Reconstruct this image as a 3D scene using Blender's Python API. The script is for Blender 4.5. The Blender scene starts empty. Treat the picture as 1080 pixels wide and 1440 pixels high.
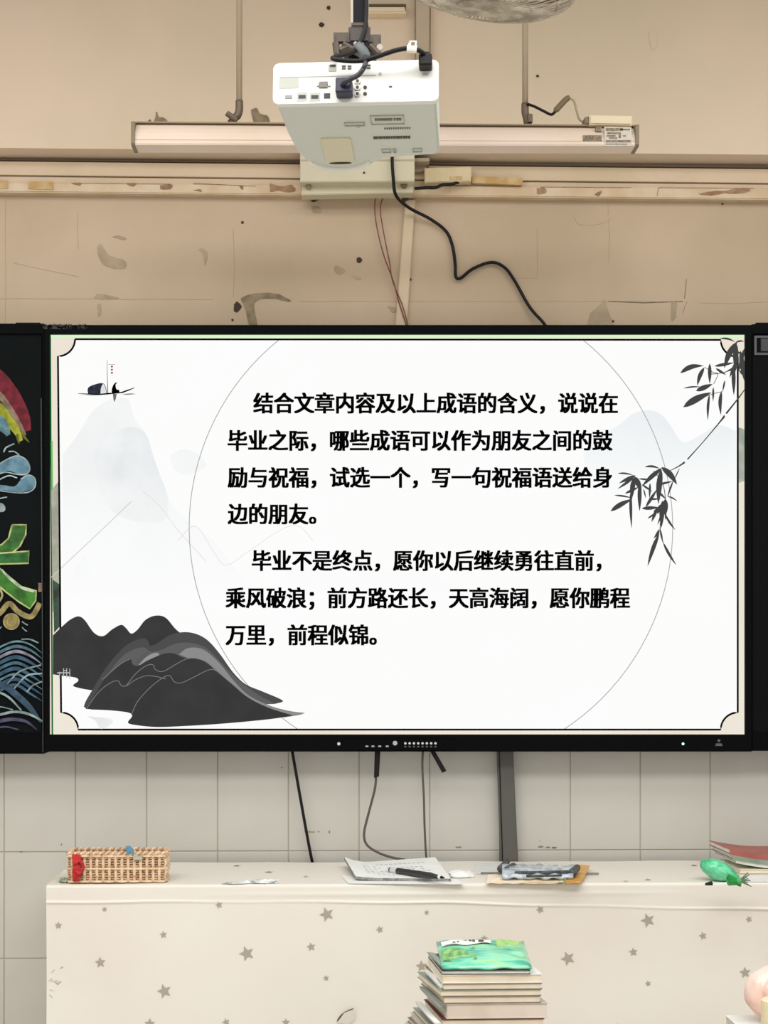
import bpy, bmesh, math, random
from mathutils import Vector, Matrix
from mathutils.geometry import tessellate_polygon
random.seed(7)
S = bpy.context.scene
C = S.collection
PI = math.pi
def lin(c):
    return tuple((v/255/12.92) if v/255 <= .04045 else ((v/255+.055)/1.055)**2.4 for v in c)

# ---------------- camera ----------------
F = 2180.0; HOR = 900.0; YAW = math.radians(1.4); D = 4.4; EYE = 1.62
cd = bpy.data.cameras.new('camera'); cam = bpy.data.objects.new('camera', cd); C.objects.link(cam)
cam.location = (0, -D, EYE); cam.rotation_euler = (PI/2, 0, -YAW)
cd.sensor_fit = 'VERTICAL'; cd.sensor_height = 36; cd.lens = 36*F/1440; cd.shift_y = (HOR-720)/1440
cd.clip_start = .05; cd.clip_end = 60
S.camera = cam
# ---------------- light ----------------
w = bpy.data.worlds.new('world'); S.world = w; w.use_nodes = True
w.node_tree.nodes['Background'].inputs[0].default_value = (1.0, 1.0, 1.0, 1)
w.node_tree.nodes['Background'].inputs[1].default_value = .62
def area(name, loc, sx, sy, power, col, rot=(0, 0, 0)):
    l = bpy.data.lights.new(name, 'AREA'); l.shape = 'RECTANGLE'; l.size = sx; l.size_y = sy
    l.energy = power; l.color = col
    o = bpy.data.objects.new(name, l); C.objects.link(o); o.location = loc; o.rotation_euler = rot
    return o
WARM = (1, .995, .99)
area('ceiling_lamp_light', (-1.0, -1.75, 3.6), 2.6, .7, 21, WARM)
area('ceiling_lamp_light', (1.6, -1.75, 3.6), 2.0, .7, 18, WARM)
area('ceiling_lamp_light', (0, -3.1, 3.6), 5.0, 1.0, 115, WARM)
S.view_settings.view_transform = 'Standard'; S.view_settings.look = 'None'
S.view_settings.exposure = 0; S.view_settings.gamma = 1; S.view_settings.use_curve_mapping = False

# ---------------- pixel <-> world helpers ----------------
FW = Vector((math.sin(YAW), math.cos(YAW), 0)); RT = Vector((math.cos(YAW), -math.sin(YAW), 0))
CO = Vector((0, -D, EYE))
def ray(px, py): return FW + RT*((px-540)/F) + Vector((0, 0, 1))*((HOR-py)/F)
def P(px, py, y=0.0):
    d = ray(px, py); return CO + d*((y+D)/d.y)
def PZ(px, py, z):
    d = ray(px, py); return CO + d*((z-EYE)/d.z)

# ---------------- materials ----------------
def mat(name, col, rough=.6, metal=0, var=0, scale=8, bump=0, bscale=60, emit=0, alpha=1, trans=0, col2=None, coat=0, detail=5):
    m = bpy.data.materials.new(name); m.use_nodes = True; nt = m.node_tree
    b = nt.nodes['Principled BSDF']; c = lin(col)
    b.inputs['Base Color'].default_value = (*c, 1); b.inputs['Roughness'].default_value = rough
    b.inputs['Metallic'].default_value = metal; b.inputs['Alpha'].default_value = alpha
    b.inputs['Transmission Weight'].default_value = trans; b.inputs['Coat Weight'].default_value = coat
    tc = nt.nodes.new('ShaderNodeTexCoord')
    if var or col2:
        n = nt.nodes.new('ShaderNodeTexNoise'); n.inputs['Scale'].default_value = scale; n.inputs['Detail'].default_value = detail
        r = nt.nodes.new('ShaderNodeValToRGB')
        c2 = lin(col2) if col2 else tuple(x*(1-var) for x in c)
        r.color_ramp.elements[0].color = (*c2, 1); r.color_ramp.elements[1].color = (*c, 1)
        r.color_ramp.elements[0].position = .38; r.color_ramp.elements[1].position = .62
        nt.links.new(tc.outputs['Object'], n.inputs['Vector']); nt.links.new(n.outputs['Fac'], r.inputs['Fac'])
        nt.links.new(r.outputs['Color'], b.inputs['Base Color'])
        if emit: nt.links.new(r.outputs['Color'], b.inputs['Emission Color'])
    if bump:
        n2 = nt.nodes.new('ShaderNodeTexNoise'); n2.inputs['Scale'].default_value = bscale; n2.inputs['Detail'].default_value = 4
        bp = nt.nodes.new('ShaderNodeBump'); bp.inputs['Strength'].default_value = bump; bp.inputs['Distance'].default_value = .01
        nt.links.new(tc.outputs['Object'], n2.inputs['Vector']); nt.links.new(n2.outputs['Fac'], bp.inputs['Height'])
        nt.links.new(bp.outputs['Normal'], b.inputs['Normal'])
    if emit:
        if not (var or col2): b.inputs['Emission Color'].default_value = (*c, 1)
        b.inputs['Emission Strength'].default_value = emit
    return m
def screen(name, col, col2=None, scale=6):
    """light given off by the display: pure emission of one printed colour"""
    m = bpy.data.materials.new(name); m.use_nodes = True; nt = m.node_tree; nt.nodes.clear()
    e = nt.nodes.new('ShaderNodeEmission'); o = nt.nodes.new('ShaderNodeOutputMaterial')
    e.inputs[0].default_value = (*lin(col), 1); nt.links.new(e.outputs[0], o.inputs[0])
    if col2:
        tc = nt.nodes.new('ShaderNodeTexCoord'); n = nt.nodes.new('ShaderNodeTexNoise'); n.inputs['Scale'].default_value = scale
        n.inputs['Detail'].default_value = 6
        r = nt.nodes.new('ShaderNodeValToRGB'); r.color_ramp.elements[0].color = (*lin(col), 1); r.color_ramp.elements[1].color = (*lin(col2), 1)
        r.color_ramp.elements[0].position = .35; r.color_ramp.elements[1].position = .65
        nt.links.new(tc.outputs['Object'], n.inputs['Vector']); nt.links.new(n.outputs['Fac'], r.inputs['Fac']); nt.links.new(r.outputs[0], e.inputs[0])
    return m

# ---------------- mesh helpers ----------------
def tag(o, label=None, cat=None, group=None, kind=None):
    if label: o['label'] = label
    if cat: o['category'] = cat
    if group: o['group'] = group
    if kind: o['kind'] = kind
    return o
def thing(name, label, cat, loc=(0, 0, 0), group=None):
    o = bpy.data.objects.new(name, None); C.objects.link(o); o.location = loc; o.empty_display_size = .05
    return tag(o, label, cat, group)
ORG = {}
def origin(o):
    v = Vector((0, 0, 0))
    while o is not None: v += o.location; o = o.parent
    return v
def obj(name, bm, m, parent=None, smooth=False, base=None, world=True):
    """bm in world coordinates; the object's origin is its parent's (or base)"""
    if parent is not None: off = origin(parent) if world else Vector((0, 0, 0)); loc = Vector((0, 0, 0))
    else:
        if base is None:
            xs = [v.co for v in bm.verts]
            base = Vector(((min(v.x for v in xs)+max(v.x for v in xs))/2, (min(v.y for v in xs)+max(v.y for v in xs))/2, min(v.z for v in xs)))
        off = Vector(base); loc = off
    for v in bm.verts: v.co -= off
    me = bpy.data.meshes.new(name); bmesh.ops.recalc_face_normals(bm, faces=bm.faces) if not getattr(obj, 'keep', False) else None
    bm.to_mesh(me); bm.free()
    if smooth:
        for p in me.polygons: p.use_smooth = True
    for mm in (m if isinstance(m, (list, tuple)) else [m]): me.materials.append(mm)
    o = bpy.data.objects.new(name, me); C.objects.link(o); o.location = loc
    if parent is not None: o.parent = parent
    return o
def nb(): return bmesh.new()
def box(bm, x0, x1, y0, y1, z0, z1, bev=0, seg=2, mi=0):
    r = bmesh.ops.create_cube(bm, size=1); vs = r['verts']
    for v in vs: v.co = Vector(((x0+x1)/2+v.co.x*(x1-x0), (y0+y1)/2+v.co.y*(y1-y0), (z0+z1)/2+v.co.z*(z1-z0)))
    fs = list({f for v in vs for f in v.link_faces})
    if bev:
        es = list({e for v in vs for e in v.link_edges})
        g = bmesh.ops.bevel(bm, geom=es, offset=bev, segments=seg, affect='EDGES', profile=.5)
        fs = g['faces']
    for f in fs: f.material_index = mi
    return vs
def prism(bm, pts, y0, y1, bev=0):
    """closed polygon of (x,z) pairs or Vectors, extruded along world Y"""
    q = [(p.x, p.z) if isinstance(p, Vector) else p for p in pts]
    a = [bm.verts.new((x, y0, z)) for x, z in q]; b = [bm.verts.new((x, y1, z)) for x, z in q]
    n = len(q); fs = [bm.faces.new(a), bm.faces.new(b[::-1])]
    for i in range(n): fs.append(bm.faces.new((a[i], b[i], b[(i+1) % n], a[(i+1) % n])))
    if bev:
        es = list({e for f in fs[:1] for e in f.edges}); bmesh.ops.bevel(bm, geom=es, offset=bev, segments=2, affect='EDGES')
def pxbox(bm, pa, pb, pc, pd, y0, y1, bev=0):
    """quad given by four pixel corners on the plane y0, extruded back to y1"""
    prism(bm, [P(*q, y0) for q in (pa, pb, pc, pd)], y0, y1, bev)
def slab(bm, pts, z0, z1):
    a = [bm.verts.new((x, y, z0)) for x, y in pts]; b = [bm.verts.new((x, y, z1)) for x, y in pts]
    n = len(pts); bm.faces.new(a); bm.faces.new(b[::-1])
    for i in range(n): bm.faces.new((a[i], b[i], b[(i+1) % n], a[(i+1) % n]))
def smoothpts(pts, n=8):
    """Catmull-Rom through points (Vectors)"""
    p = [Vector(q) for q in pts]; p = [p[0]*2-p[1]]+p+[p[-1]*2-p[-2]]; out = []
    for i in range(1, len(p)-2):
        for k in range(n):
            t = k/n; a, b, c, d = p[i-1], p[i], p[i+1], p[i+2]
            out.append(.5*((2*b)+(c-a)*t+(2*a-5*b+4*c-d)*t*t+(3*b-a-3*c+d)*t**3))
    out.append(p[-2]); return out
def tube(bm, pts, r, sides=8, cap=True):
    pts = [Vector(p) for p in pts]; rings = []; up = None
    rr = r if isinstance(r, (list, tuple)) else [r]*len(pts)
    for i, p in enumerate(pts):
        t = (pts[min(i+1, len(pts)-1)]-pts[max(i-1, 0)]).normalized()
        if up is None: up = t.orthogonal().normalized()
        up = (up-t*up.dot(t)).normalized(); sd = t.cross(up)
        rings.append([bm.verts.new(p+(up*math.cos(2*PI*k/sides)+sd*math.sin(2*PI*k/sides))*rr[i]) for k in range(sides)])
    for a, b in zip(rings, rings[1:]):
        for k in range(sides): bm.faces.new((a[k], a[(k+1) % sides], b[(k+1) % sides], b[k]))
    if cap: bm.faces.new(rings[0][::-1]); bm.faces.new(rings[-1])
def wire(pts, r, n=8, sides=8):
    bm = nb(); tube(bm, smoothpts(pts, n), r, sides); return bm
def bm_new_from(verts, faces):
    bm = nb(); vs = [bm.verts.new(v) for v in verts]
    for f in faces: bm.faces.new([vs[i] for i in f])
    return bm

# ---------------- palette ----------------
M_wall = mat('plaster', (200, 179, 153), .85, var=.0, col2=(186, 166, 139), scale=1.6, bump=.15, bscale=30)
M_beam = mat('beam_plaster', (226, 205, 182), .85, col2=(214, 197, 171), scale=1.3, bump=.08, bscale=25)
M_trim = mat('painted_batten', (214, 192, 164), .6, col2=(203, 184, 152), scale=5)
M_grout = mat('grout', (172, 164, 150), .9)
M_tile = mat('wall_tile', (205, 202, 192), .3, col2=(199, 195, 185), scale=3, detail=2)
M_dirt = mat('peeled_paint', (150, 134, 108), .9, col2=(122, 106, 84), scale=30)
M_dirt2 = mat('stain_light', (180, 162, 136), .9, col2=(166, 148, 122), scale=25)
M_seam = mat('seam_line', (176, 158, 132), .9)
M_gap = mat('dark_gap', (104, 86, 64), .9)
M_hole = mat('drill_hole', (66, 52, 40), .9)
M_black = mat('black_frame', (10, 11, 12), .5)
M_black2 = mat('black_panel', (17, 18, 19), .55)
M_board = mat('chalkboard_surface', (19, 23, 24), .6, var=.25, scale=4)
for _m in (M_black, M_black2, M_board): _m.node_tree.nodes['Principled BSDF'].inputs['Specular IOR Level'].default_value = .04
M_cable = mat('black_cable', (26, 24, 24), .45)
M_cable.node_tree.nodes['Principled BSDF'].inputs['Specular IOR Level'].default_value = .2
M_grayc = mat('grey_cable', (84, 80, 72), .5)
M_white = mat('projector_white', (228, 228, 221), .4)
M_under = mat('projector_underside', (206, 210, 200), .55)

# ---------------- setting ----------------
XL, XR = -3.2, 3.4
ZB = P(540, 213, -.10).z      # underside of the beam
bm = nb(); box(bm, XL, XR, 0, .12, 0, 3.7)
wall = tag(obj('wall_front', bm, M_wall), 'cream plaster classroom wall with tiled lower part', kind='structure')
bm = nb()
zl, zr = P(0, 208, -.10), P(1080, 217.5, -.10); sl = (zr.z-zl.z)/(zr.x-zl.x)
zf = lambda x: zl.z+sl*(x-zl.x)
prism(bm, [(XL, zf(XL)), (XR, zf(XR)), (XR, 3.7), (XL, 3.7)], -.10, 0)
obj('ceiling_beam', bm, M_beam, wall)
bm = nb(); box(bm, XL, XR, -8, .12, -.05, 0); tag(obj('floor', bm, mat('floor_tile', (226, 218, 205), .4, var=.1)), kind='structure')
bm = nb(); box(bm, XL, XR, -8, .12, 3.7, 3.78); tag(obj('ceiling', bm, mat('ceiling_paint', (225, 222, 215), .9)), kind='structure')
# wall tiles, 20 x 30 cm, joints recessed
bm = nb(); box(bm, XL, XR, -.0072, 0, .0, P(540, 1049).z+.31); obj('grout_bed', bm, M_grout, wall)
x0 = P(505, 1197).x; z0 = P(505, 1196).z; g = .0014
tm = None
for i in range(-8, 9):
    for j in range(-3, 2):
        xa, za = x0+i*.2, z0+j*.3
        if za < -.01 : continue
        if tm is None:
            b = nb(); box(b, g, .2-g, -.009, -.003, g, .3-g, bev=.0012, seg=1)
            o = obj('tile', b, M_tile, wall, world=False); tm = o.data; o.location = Vector((xa, 0, za))-origin(wall)
        else:
            o = bpy.data.objects.new('tile', tm); C.objects.link(o); o.parent = wall; o.location = Vector((xa, 0, za))-origin(wall)
# battens under the beam
def strip(name, y_l0, y_r0, y_l1, y_r1, yw, m, x0=-700, x1=1800, back=0, bev=0, parent=wall):
    e = lambda a, b, x: a+(b-a)*x/1080
    bm = nb(); pxbox(bm, (x0, e(y_l0, y_r0, x0)), (x1, e(y_l0, y_r0, x1)), (x1, e(y_l1, y_r1, x1)), (x0, e(y_l1, y_r1, x0)), yw, back, bev)
    return obj(name, bm, m, parent)
strip('joint_shadow_gap', 225, 236, 228, 239, -.012, M_gap)
strip('batten', 227, 238, 245.5, 257, -.030, M_trim)
strip('joint_shadow_gap', 245, 256.5, 249, 260, -.012, M_gap)
strip('batten', 247.5, 259, 270, 280.5, -.024, M_trim, bev=.003)
strip('batten', 256, 264, 270, 280.5, -.031, mat('cream_trunking', (216, 198, 170), .6, col2=(205, 180, 146), scale=14), bev=.003)

# stains / peeled patches, holes: flat wear on the wall
def blob(pts, y, m, name='peeled_patch', jit=.6, th=.0012, n=4):
    q = [Vector((a, b, 0)) for a, b in pts]; q2 = smoothpts(q+[q[0]], n)[:-1]
    pp = [P(v.x+random.uniform(-jit, jit), v.y+random.uniform(-jit, jit), y) for v in q2]
    bm = nb(); prism(bm, pp, y-th, y); return obj(name, bm, m, wall)
def hole(px, py, r, y, m=None):
    bm = nb(); c = P(px, py, y)
    pts = [(c.x+r*math.cos(a)*random.uniform(.8, 1.1), c.z+r*math.sin(a)*random.uniform(.8, 1.1)) for a in [k*PI/5 for k in range(10)]]
    prism(bm, pts, y-.0015, y); obj('screw_hole', bm, m or M_hole, wall)
YB = -.1005
for h in [(462, 11, .006, YB), (452, 35, .0075, YB), (341, 313, .004, 0), (505, 366, .0085, 0), (577, 393, .004, 0), (756, 107, .004, YB), (327, 450, .004, 0), (862, 452, .004, 0), (1016, 287, .003, 0)]: hole(*h)
blob([(217, 172), (219, 160), (221, 158), (223, 164), (231, 166), (235, 172)], YB, M_dirt)
blob([(206, 172), (211, 168), (213, 172)], YB, M_dirt)
blob([(353, 155), (361, 152), (366, 160), (376, 163), (379, 170), (376, 174), (358, 174)], YB, M_dirt)
blob([(137, 348), (141, 343), (148, 352), (155, 360), (175, 366), (177, 376), (165, 378), (148, 374), (139, 362)], 0, M_dirt2)
blob([(158, 334), (166, 331), (178, 335), (172, 337), (165, 335)], 0, M_dirt2, n=2)
blob([(280, 351), (285, 349), (291, 355), (292, 363), (288, 374), (286, 360)], 0, M_dirt2)
blob([(132, 418), (140, 413), (168, 419), (150, 421), (138, 421)], 0, M_dirt2)
blob([(137, 428), (142, 428), (142, 442), (138, 444)], 0, M_dirt2)
blob([(338, 420), (352, 414), (385, 412), (410, 424), (380, 420), (358, 426), (362, 457), (350, 457), (345, 436)], 0, M_dirt)
blob([(329, 428), (334, 424), (340, 432), (334, 439), (329, 437)], 0, M_hole)
blob([(438, 275), (448, 273), (447, 282), (438, 283)], 0, M_dirt)
blob([(438, 290), (448, 291), (452, 299), (440, 299)], 0, M_dirt2)
blob([(472, 373), (485, 380), (478, 386), (470, 380)], 0, M_dirt2)
blob([(496, 388), (508, 391), (502, 394)], 0, M_dirt2)
blob([(830, 440), (842, 430), (850, 422), (856, 440), (862, 457), (828, 457)], 0, M_dirt2)
blob([(944, 425), (952, 424), (950, 446), (944, 450)], 0, M_dirt2)
blob([(806, 303), (830, 298), (858, 304), (845, 315), (815, 316)], 0, M_wall)
blob([(545, 430), (560, 434), (552, 440)], 0, M_dirt2)
blob([(912, 45), (922, 43), (924, 62), (918, 70), (914, 60)], YB, M_beam)
# thin hairline seams in the plaster
def seam(pts, y=0, r=.0006, m=M_seam):
    bm = nb(); q = [P(a+random.uniform(-.4, .4), b+random.uniform(-.5, .5), y-.0002) for a, b in pts]; tube(bm, q, r, 5); obj('plaster_seam', bm, m, wall)
seam([(x, 420+x*.005) for x in range(0, 330, 30)]); seam([(x, 424+.4*math.sin(x)) for x in range(420, 980, 28)])
seam([(8, 280), (7, 330), (8, 400), (7, 456)]); seam([(855, 285), (857, 330), (856, 370)]); seam([(965, 392), (963, 420)], m=M_dirt, r=.0012)
seam([(855, 424), (905, 426), (960, 424)], m=M_dirt, r=.0014); seam([(328, 322), (330, 380), (328, 418)]); seam([(110, 300), (109, 320), (110, 350)])
seam([(1080, 424), (1030, 427), (985, 426)]); seam([(755, 320), (756, 391), (722, 390)]); seam([(20, 370), (50, 377), (110, 389)])
seam([(960, 440), (966, 424)], m=M_dirt)
for a in [[(757, 1190), (764, 1189.5), (763, 1192), (757, 1192)], [(768, 1191), (773, 1190.5), (773, 1192.5), (768, 1192.5)], [(776, 1191), (783, 1191), (782, 1193), (776, 1193)], [(758, 1182), (760, 1182), (760, 1184)], [(641, 1190.5), (649, 1190.5), (648, 1192), (641, 1192)], [(462, 1168), (464, 1168), (464, 1172), (462, 1172)], [(446, 1169), (449, 1169), (449, 1171)], [(428, 1168), (442, 1169), (441, 1171), (429, 1170)], [(395, 1078), (398, 1079), (396, 1081)], [(85, 1187), (87, 1186), (87, 1189)], [(28, 1197), (31, 1197), (30, 1199)]]:
    blob(a, -.0093, M_dirt2 if a[0][0] in (428,) else M_dirt, 'tile_mark', n=2, jit=.3, th=.0004)
# peeled marks on the trunking
YT = -.0312
M_peel = mat('peeled_trunking', (168, 134, 104), .8, col2=(140, 108, 80), scale=50)
for a in [[(100, 258), (114, 257), (112, 261)], [(178, 257), (192, 258), (188, 262), (180, 260)], [(272, 268), (282, 266), (283, 270)], [(380, 258), (395, 262), (410, 260), (416, 268), (404, 271), (392, 268), (380, 270)],
          [(755, 265), (766, 264), (768, 271), (756, 273)], [(836, 273), (846, 268), (842, 276)], [(982, 273), (1000, 269), (1020, 268), (1045, 264), (1056, 268), (1040, 272), (1020, 272), (1000, 275)], [(336, 262), (342, 261), (341, 267)],
          [(225, 261), (242, 260), (240, 266), (226, 266)]]:
    blob(a, YT, M_peel, n=3, jit=.5)
for a in [((104, 258), (240, 259)), ((272, 258), (360, 262)), ((760, 263), (888, 264)), ((926, 264), (1060, 265)), ((926, 264), (924, 275))]:
    bm = nb(); tube(bm, [P(*a[0], YT), P(*a[1], YT)], .001, 5); obj('trunking_lip_line', bm, M_peel, wall)
M_yel = mat('yellowed_tape', (186, 150, 92), .6, col2=(204, 178, 132), scale=30)
bm = nb(); pxbox(bm, (-60, 254), (11, 254), (11, 265), (-60, 264), -.0335, -.031); obj('yellowed_strip', bm, M_yel, wall)
bm = nb(); pxbox(bm, (40, 255), (75, 256), (75, 266.5), (40, 265.5), -.0335, -.031); obj('yellowed_strip', bm, M_yel, wall)
# vertical conduit between beam and board, slanted; trunking on the beam
t = thing('wall_conduit', 'cream flat cable conduit slanting down plaster wall to the board top', 'cable conduit', P(565, 457, 0))
bm = nb(); pxbox(bm, (570, 281), (584, 281), (572, 459), (556, 459), -.014, 0, .002); obj('conduit_cover', bm, M_trim, t)
t = thing('beam_trunking', 'cream vertical trunking on the beam below the wire fan', 'cable conduit', P(595, 172, -.1))
bm = nb(); pxbox(bm, (583, -60), (606, -60), (604, 205), (584, 205), -.125, -.10, .003); obj('trunking_cover', bm, mat('trunking_grey', (190, 172, 148), .7, var=.1), t)
bm = nb(); pxbox(bm, (583, -60), (584.2, -60), (584.2, 205), (583, 205), -.1265, -.125); obj('trunking_edge', bm, M_dirt, t)
bm = nb(); pxbox(bm, (605, -60), (606.2, -60), (605, 205), (603.8, 205), -.1265, -.125); obj('trunking_edge', bm, M_dirt, t)
t = thing('short_trunking', 'short pale horizontal trunking on the beam right of the projector pole', 'cable conduit', P(545, 18, -.1))
bm = nb(); pxbox(bm, (500, 9), (569, 9), (571, 18), (500, 18), -.135, -.10, .004); obj('trunking_cover', bm, mat('pale_trunking', (226, 208, 176), .6), t)
bm = nb(); pxbox(bm, (500, 5.5), (571, 5.5), (571, 8.5), (500, 8.5), -.13, -.10); obj('back_plate', bm, M_gap, t)

# ---------------- board: display and chalkboards ----------------
YD = -.11           # bezel front
YS = -.100          # screen surface
base = P(555, 1057, YD)
disp = thing('interactive_display', 'wide black framed display showing a white slide of ink mountains and Chinese text', 'display', (base.x, -.02, base.z))
L, R_, T, B = 69.5, 1048, 470, 1033
def frame(x0, y0, x1, y1, ix0, iy0, ix1, iy1, ya, yb, bm):
    o = [P(*q, ya) for q in ((x0, y0), (x1, y0), (x1, y1), (x0, y1))]; i = [P(*q, ya) for q in ((ix0, iy0), (ix1, iy0), (ix1, iy1), (ix0, iy1))]
    vo = [bm.verts.new((v.x, ya, v.z)) for v in o]; vi = [bm.verts.new((v.x, ya, v.z)) for v in i]
    wo = [bm.verts.new((v.x, yb, v.z)) for v in o]; wi = [bm.verts.new((v.x, yb, v.z)) for v in i]
    for k in range(4):
        j = (k+1) % 4
        bm.faces.new((vo[k], vo[j], vi[j], vi[k])); bm.faces.new((wo[j], wo[k], wi[k], wi[j]))
        bm.faces.new((vo[k], wo[k], wo[j], vo[j])); bm.faces.new((vi[j], wi[j], wi[k], vi[k]))
bm = nb(); frame(62.5, 457, 1057, 1057, L, T, R_, B, YD, -.03, bm); bez = obj('bezel', bm, M_black, disp)
bm = nb(); a, b = P(64, 460, -.09), P(1054, 1054, -.09); box(bm, a.x, b.x, -.085, -.03, b.z, a.z); obj('back_housing', bm, M_black2, disp)
LAY = [0]
sc_bm = nb(); pxbox(sc_bm, (L-1, T-1), (R_+1, T-1), (R_+1, B+1), (L-1, B+1), YS, -.085)
scr = obj('screen', sc_bm, screen('slide_cream', (233, 224, 208), (240, 232, 218), 3), disp)
def layer():
    LAY[0] += 1; return YS-.00012*LAY[0]
def wash(name, col, za, zb, sc=5):
    '''ink wash of the slide picture: fades to white between heights za (full) and zb (white)'''
    m = screen(name, (251, 252, 252), col, sc); nt = m.node_tree; e = [n for n in nt.nodes if n.type == 'EMISSION'][0]; rp = [n for n in nt.nodes if n.type == 'VALTORGB'][0]; tc = [n for n in nt.nodes if n.type == 'TEX_COORD'][0]
    rp.color_ramp.elements[0].position = .2; rp.color_ramp.elements[1].position = .7
    sx = nt.nodes.new('ShaderNodeSeparateXYZ'); mr = nt.nodes.new('ShaderNodeMapRange'); mx = nt.nodes.new('ShaderNodeMix'); mx.data_type = 'RGBA'
    nt.links.new(tc.outputs['Object'], sx.inputs[0]); nt.links.new(sx.outputs[2], mr.inputs[0]); mr.inputs[1].default_value = zb-base.z; mr.inputs[2].default_value = za-base.z
    nt.links.new(mr.outputs[0], mx.inputs[0]); mx.inputs[6].default_value = (*lin((252, 253, 252)), 1); nt.links.new(rp.outputs[0], mx.inputs[7]); nt.links.new(mx.outputs[2], e.inputs[0])
    return m
def flat(polys, m, name='slide_artwork', parent=None, y=None, clip=True):
    y = layer() if y is None else y
    bm = nb()
    for pl in polys:
        if clip: pl = [(min(max(a, L), R_), min(max(b, T), B)) for a, b in pl]
        q = []
        for p in pl:
            if not q or math.hypot(p[0]-q[-1][0], p[1]-q[-1][1]) > .02: q.append(p)
        if math.hypot(q[0][0]-q[-1][0], q[0][1]-q[-1][1]) < .02: q.pop()
        vs = [bm.verts.new(P(a, b, y)) for a, b in q]
        for tri in tessellate_polygon([[Vector((a, b, 0)) for a, b in q]]):
            try: bm.faces.new([vs[i] for i in tri])
            except ValueError: pass
    return obj(name, bm, m, parent or scr)
def ribbonpoly(pts, ws):
    """outline of a stroke with varying width (pixel units)"""
    n = len(pts); l, r = [], []
    for i, (x, y) in enumerate(pts):
        a, b = pts[max(i-1, 0)], pts[min(i+1, n-1)]; dx, dy = b[0]-a[0], b[1]-a[1]; d = math.hypot(dx, dy) or 1
        wd = ws[i] if isinstance(ws, (list, tuple)) else ws
        l.append((x-dy/d*wd/2, y+dx/d*wd/2)); r.append((x+dy/d*wd/2, y-dx/d*wd/2))
    return l, r
def ribbon(strokes, m, name='slide_artwork', parent=None, y=None, clip=True, n=6):
    y = layer() if y is None else y
    bm = nb()
    for pts, ws in strokes:
        k = n if len(pts) > 2 else 1
        if len(pts) > 2:
            q = smoothpts([Vector((a, b, 0)) for a, b in pts], k)
            if isinstance(ws, (list, tuple)):
                w2 = [v.x for v in smoothpts([Vector((v, 0, 0)) for v in ws], k)]
            else: w2 = ws
            q = [(v.x, v.y) for v in q]
        else: q, w2 = pts, ws
        l, r = ribbonpoly(q, w2)
        if clip:
            cl = lambda s: [(min(max(a, L), R_), min(max(b, T), B)) for a, b in s]
            l, r = cl(l), cl(r)
        lv = [bm.verts.new(P(a, b, y)) for a, b in l]; rv = [bm.verts.new(P(a, b, y)) for a, b in r]
        for i in range(len(lv)-1): bm.faces.new((lv[i], lv[i+1], rv[i+1], rv[i]))
    return obj(name, bm, m, parent or scr)
K_black = screen('ink_black', (4, 4, 4)); K_white = screen('slide_white', (253, 253, 251), (252, 253, 252), 3)
K_dark = screen('ink_mountain', (56, 56, 56), (61, 61, 61), 14); K_leaf = screen('ink_leaf', (70, 70, 70)); K_grey = screen('hairline', (170, 172, 170))
# green rim of the picture edge
flat([[(L, T), (L+2.2, T), (L+5.2, B), (L+3, B)]], screen('green_rim', (22, 96, 38)), 'picture_edge', clip=False)
flat([[(L+2, T+.5), (R_, T+.5), (R_, T+4), (L+2, T+4)]], screen('green_tint', (212, 250, 200)), 'picture_edge')
flat([[(L+2.2, 620), (L+4.6, 620), (L+6.8, 860), (L+4.4, 860)]], screen('green_rim_light', (122, 190, 110)), 'picture_edge')
# landscape seen in the narrow margin left and right
flat([[(72, 690), (83, 676), (84, 860), (74, 860)]], screen('margin_grey', (158, 160, 146), (186, 184, 168), 20))
flat([[(74, 815), (84, 822), (85, 880), (76, 890)]], screen('margin_dark', (72, 92, 78), (60, 62, 62), 30))
flat([[(1036, 600), (1048, 604), (1048, 676), (1036, 680)]], screen('margin_green', (150, 158, 146), (190, 194, 180), 20))
# inner white field with concave corners and its black outline
def inner(d=0):
    x0a, x0b, x1, yT_, yB_ = 82.5, 86.5, 1036.5, 477.5, 1026
    pts = []
    def arc(cx, cy, r, a0, a1, n=9):
        for k in range(n+1):
            a = math.radians(a0+(a1-a0)*k/n); pts.append((cx+r*math.cos(a), cy+r*math.sin(a)))
    arc(81.5, 477, 24, 0, 90)            # top-left notch, going right side -> down
    arc(86, 1026, 24, -90, 0)            # bottom-left
    arc(1037.5, 1026, 24, 180, 270)      # bottom-right
    arc(1037.5, 478, 24, 90, 180)        # top-right
    return pts
ip = inner(); flat([ip], K_white, 'slide_field')
# faint ink-wash mountains
zz_ = lambda py: P(540, py, YS).z
G1 = wash('wash_pale', (238, 239, 240), zz_(620), zz_(850)); G2 = wash('wash_pale_blue', (228, 231, 233), zz_(640), zz_(845), 9); G4 = wash('wash_right', (232, 237, 240), zz_(585), zz_(700), 3)
def sm(pts, n=5): return [(v.x, v.y) for v in smoothpts([Vector((a, b, 0)) for a, b in pts], n)]
flat([sm([(88, 640), (110, 610), (125, 585), (140, 570), (160, 560), (180, 562), (190, 590), (205, 610), (222, 660), (236, 700), (262, 730), (300, 760), (330, 800), (360, 830)])+[(360, 860), (88, 860)]], G1)
flat([sm([(132, 640), (146, 620), (165, 606), (186, 600), (205, 610), (215, 640), (225, 668), (236, 700), (232, 730), (200, 735), (160, 720), (140, 690)])], G2)
flat([sm([(238, 640), (255, 632), (275, 636), (290, 655), (262, 668), (244, 660)])], G1)
flat([sm([(100, 850), (104, 800), (112, 790), (118, 782), (124, 790), (130, 815), (145, 830), (170, 838), (180, 860)])+[(100, 862)]], G2)
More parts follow.
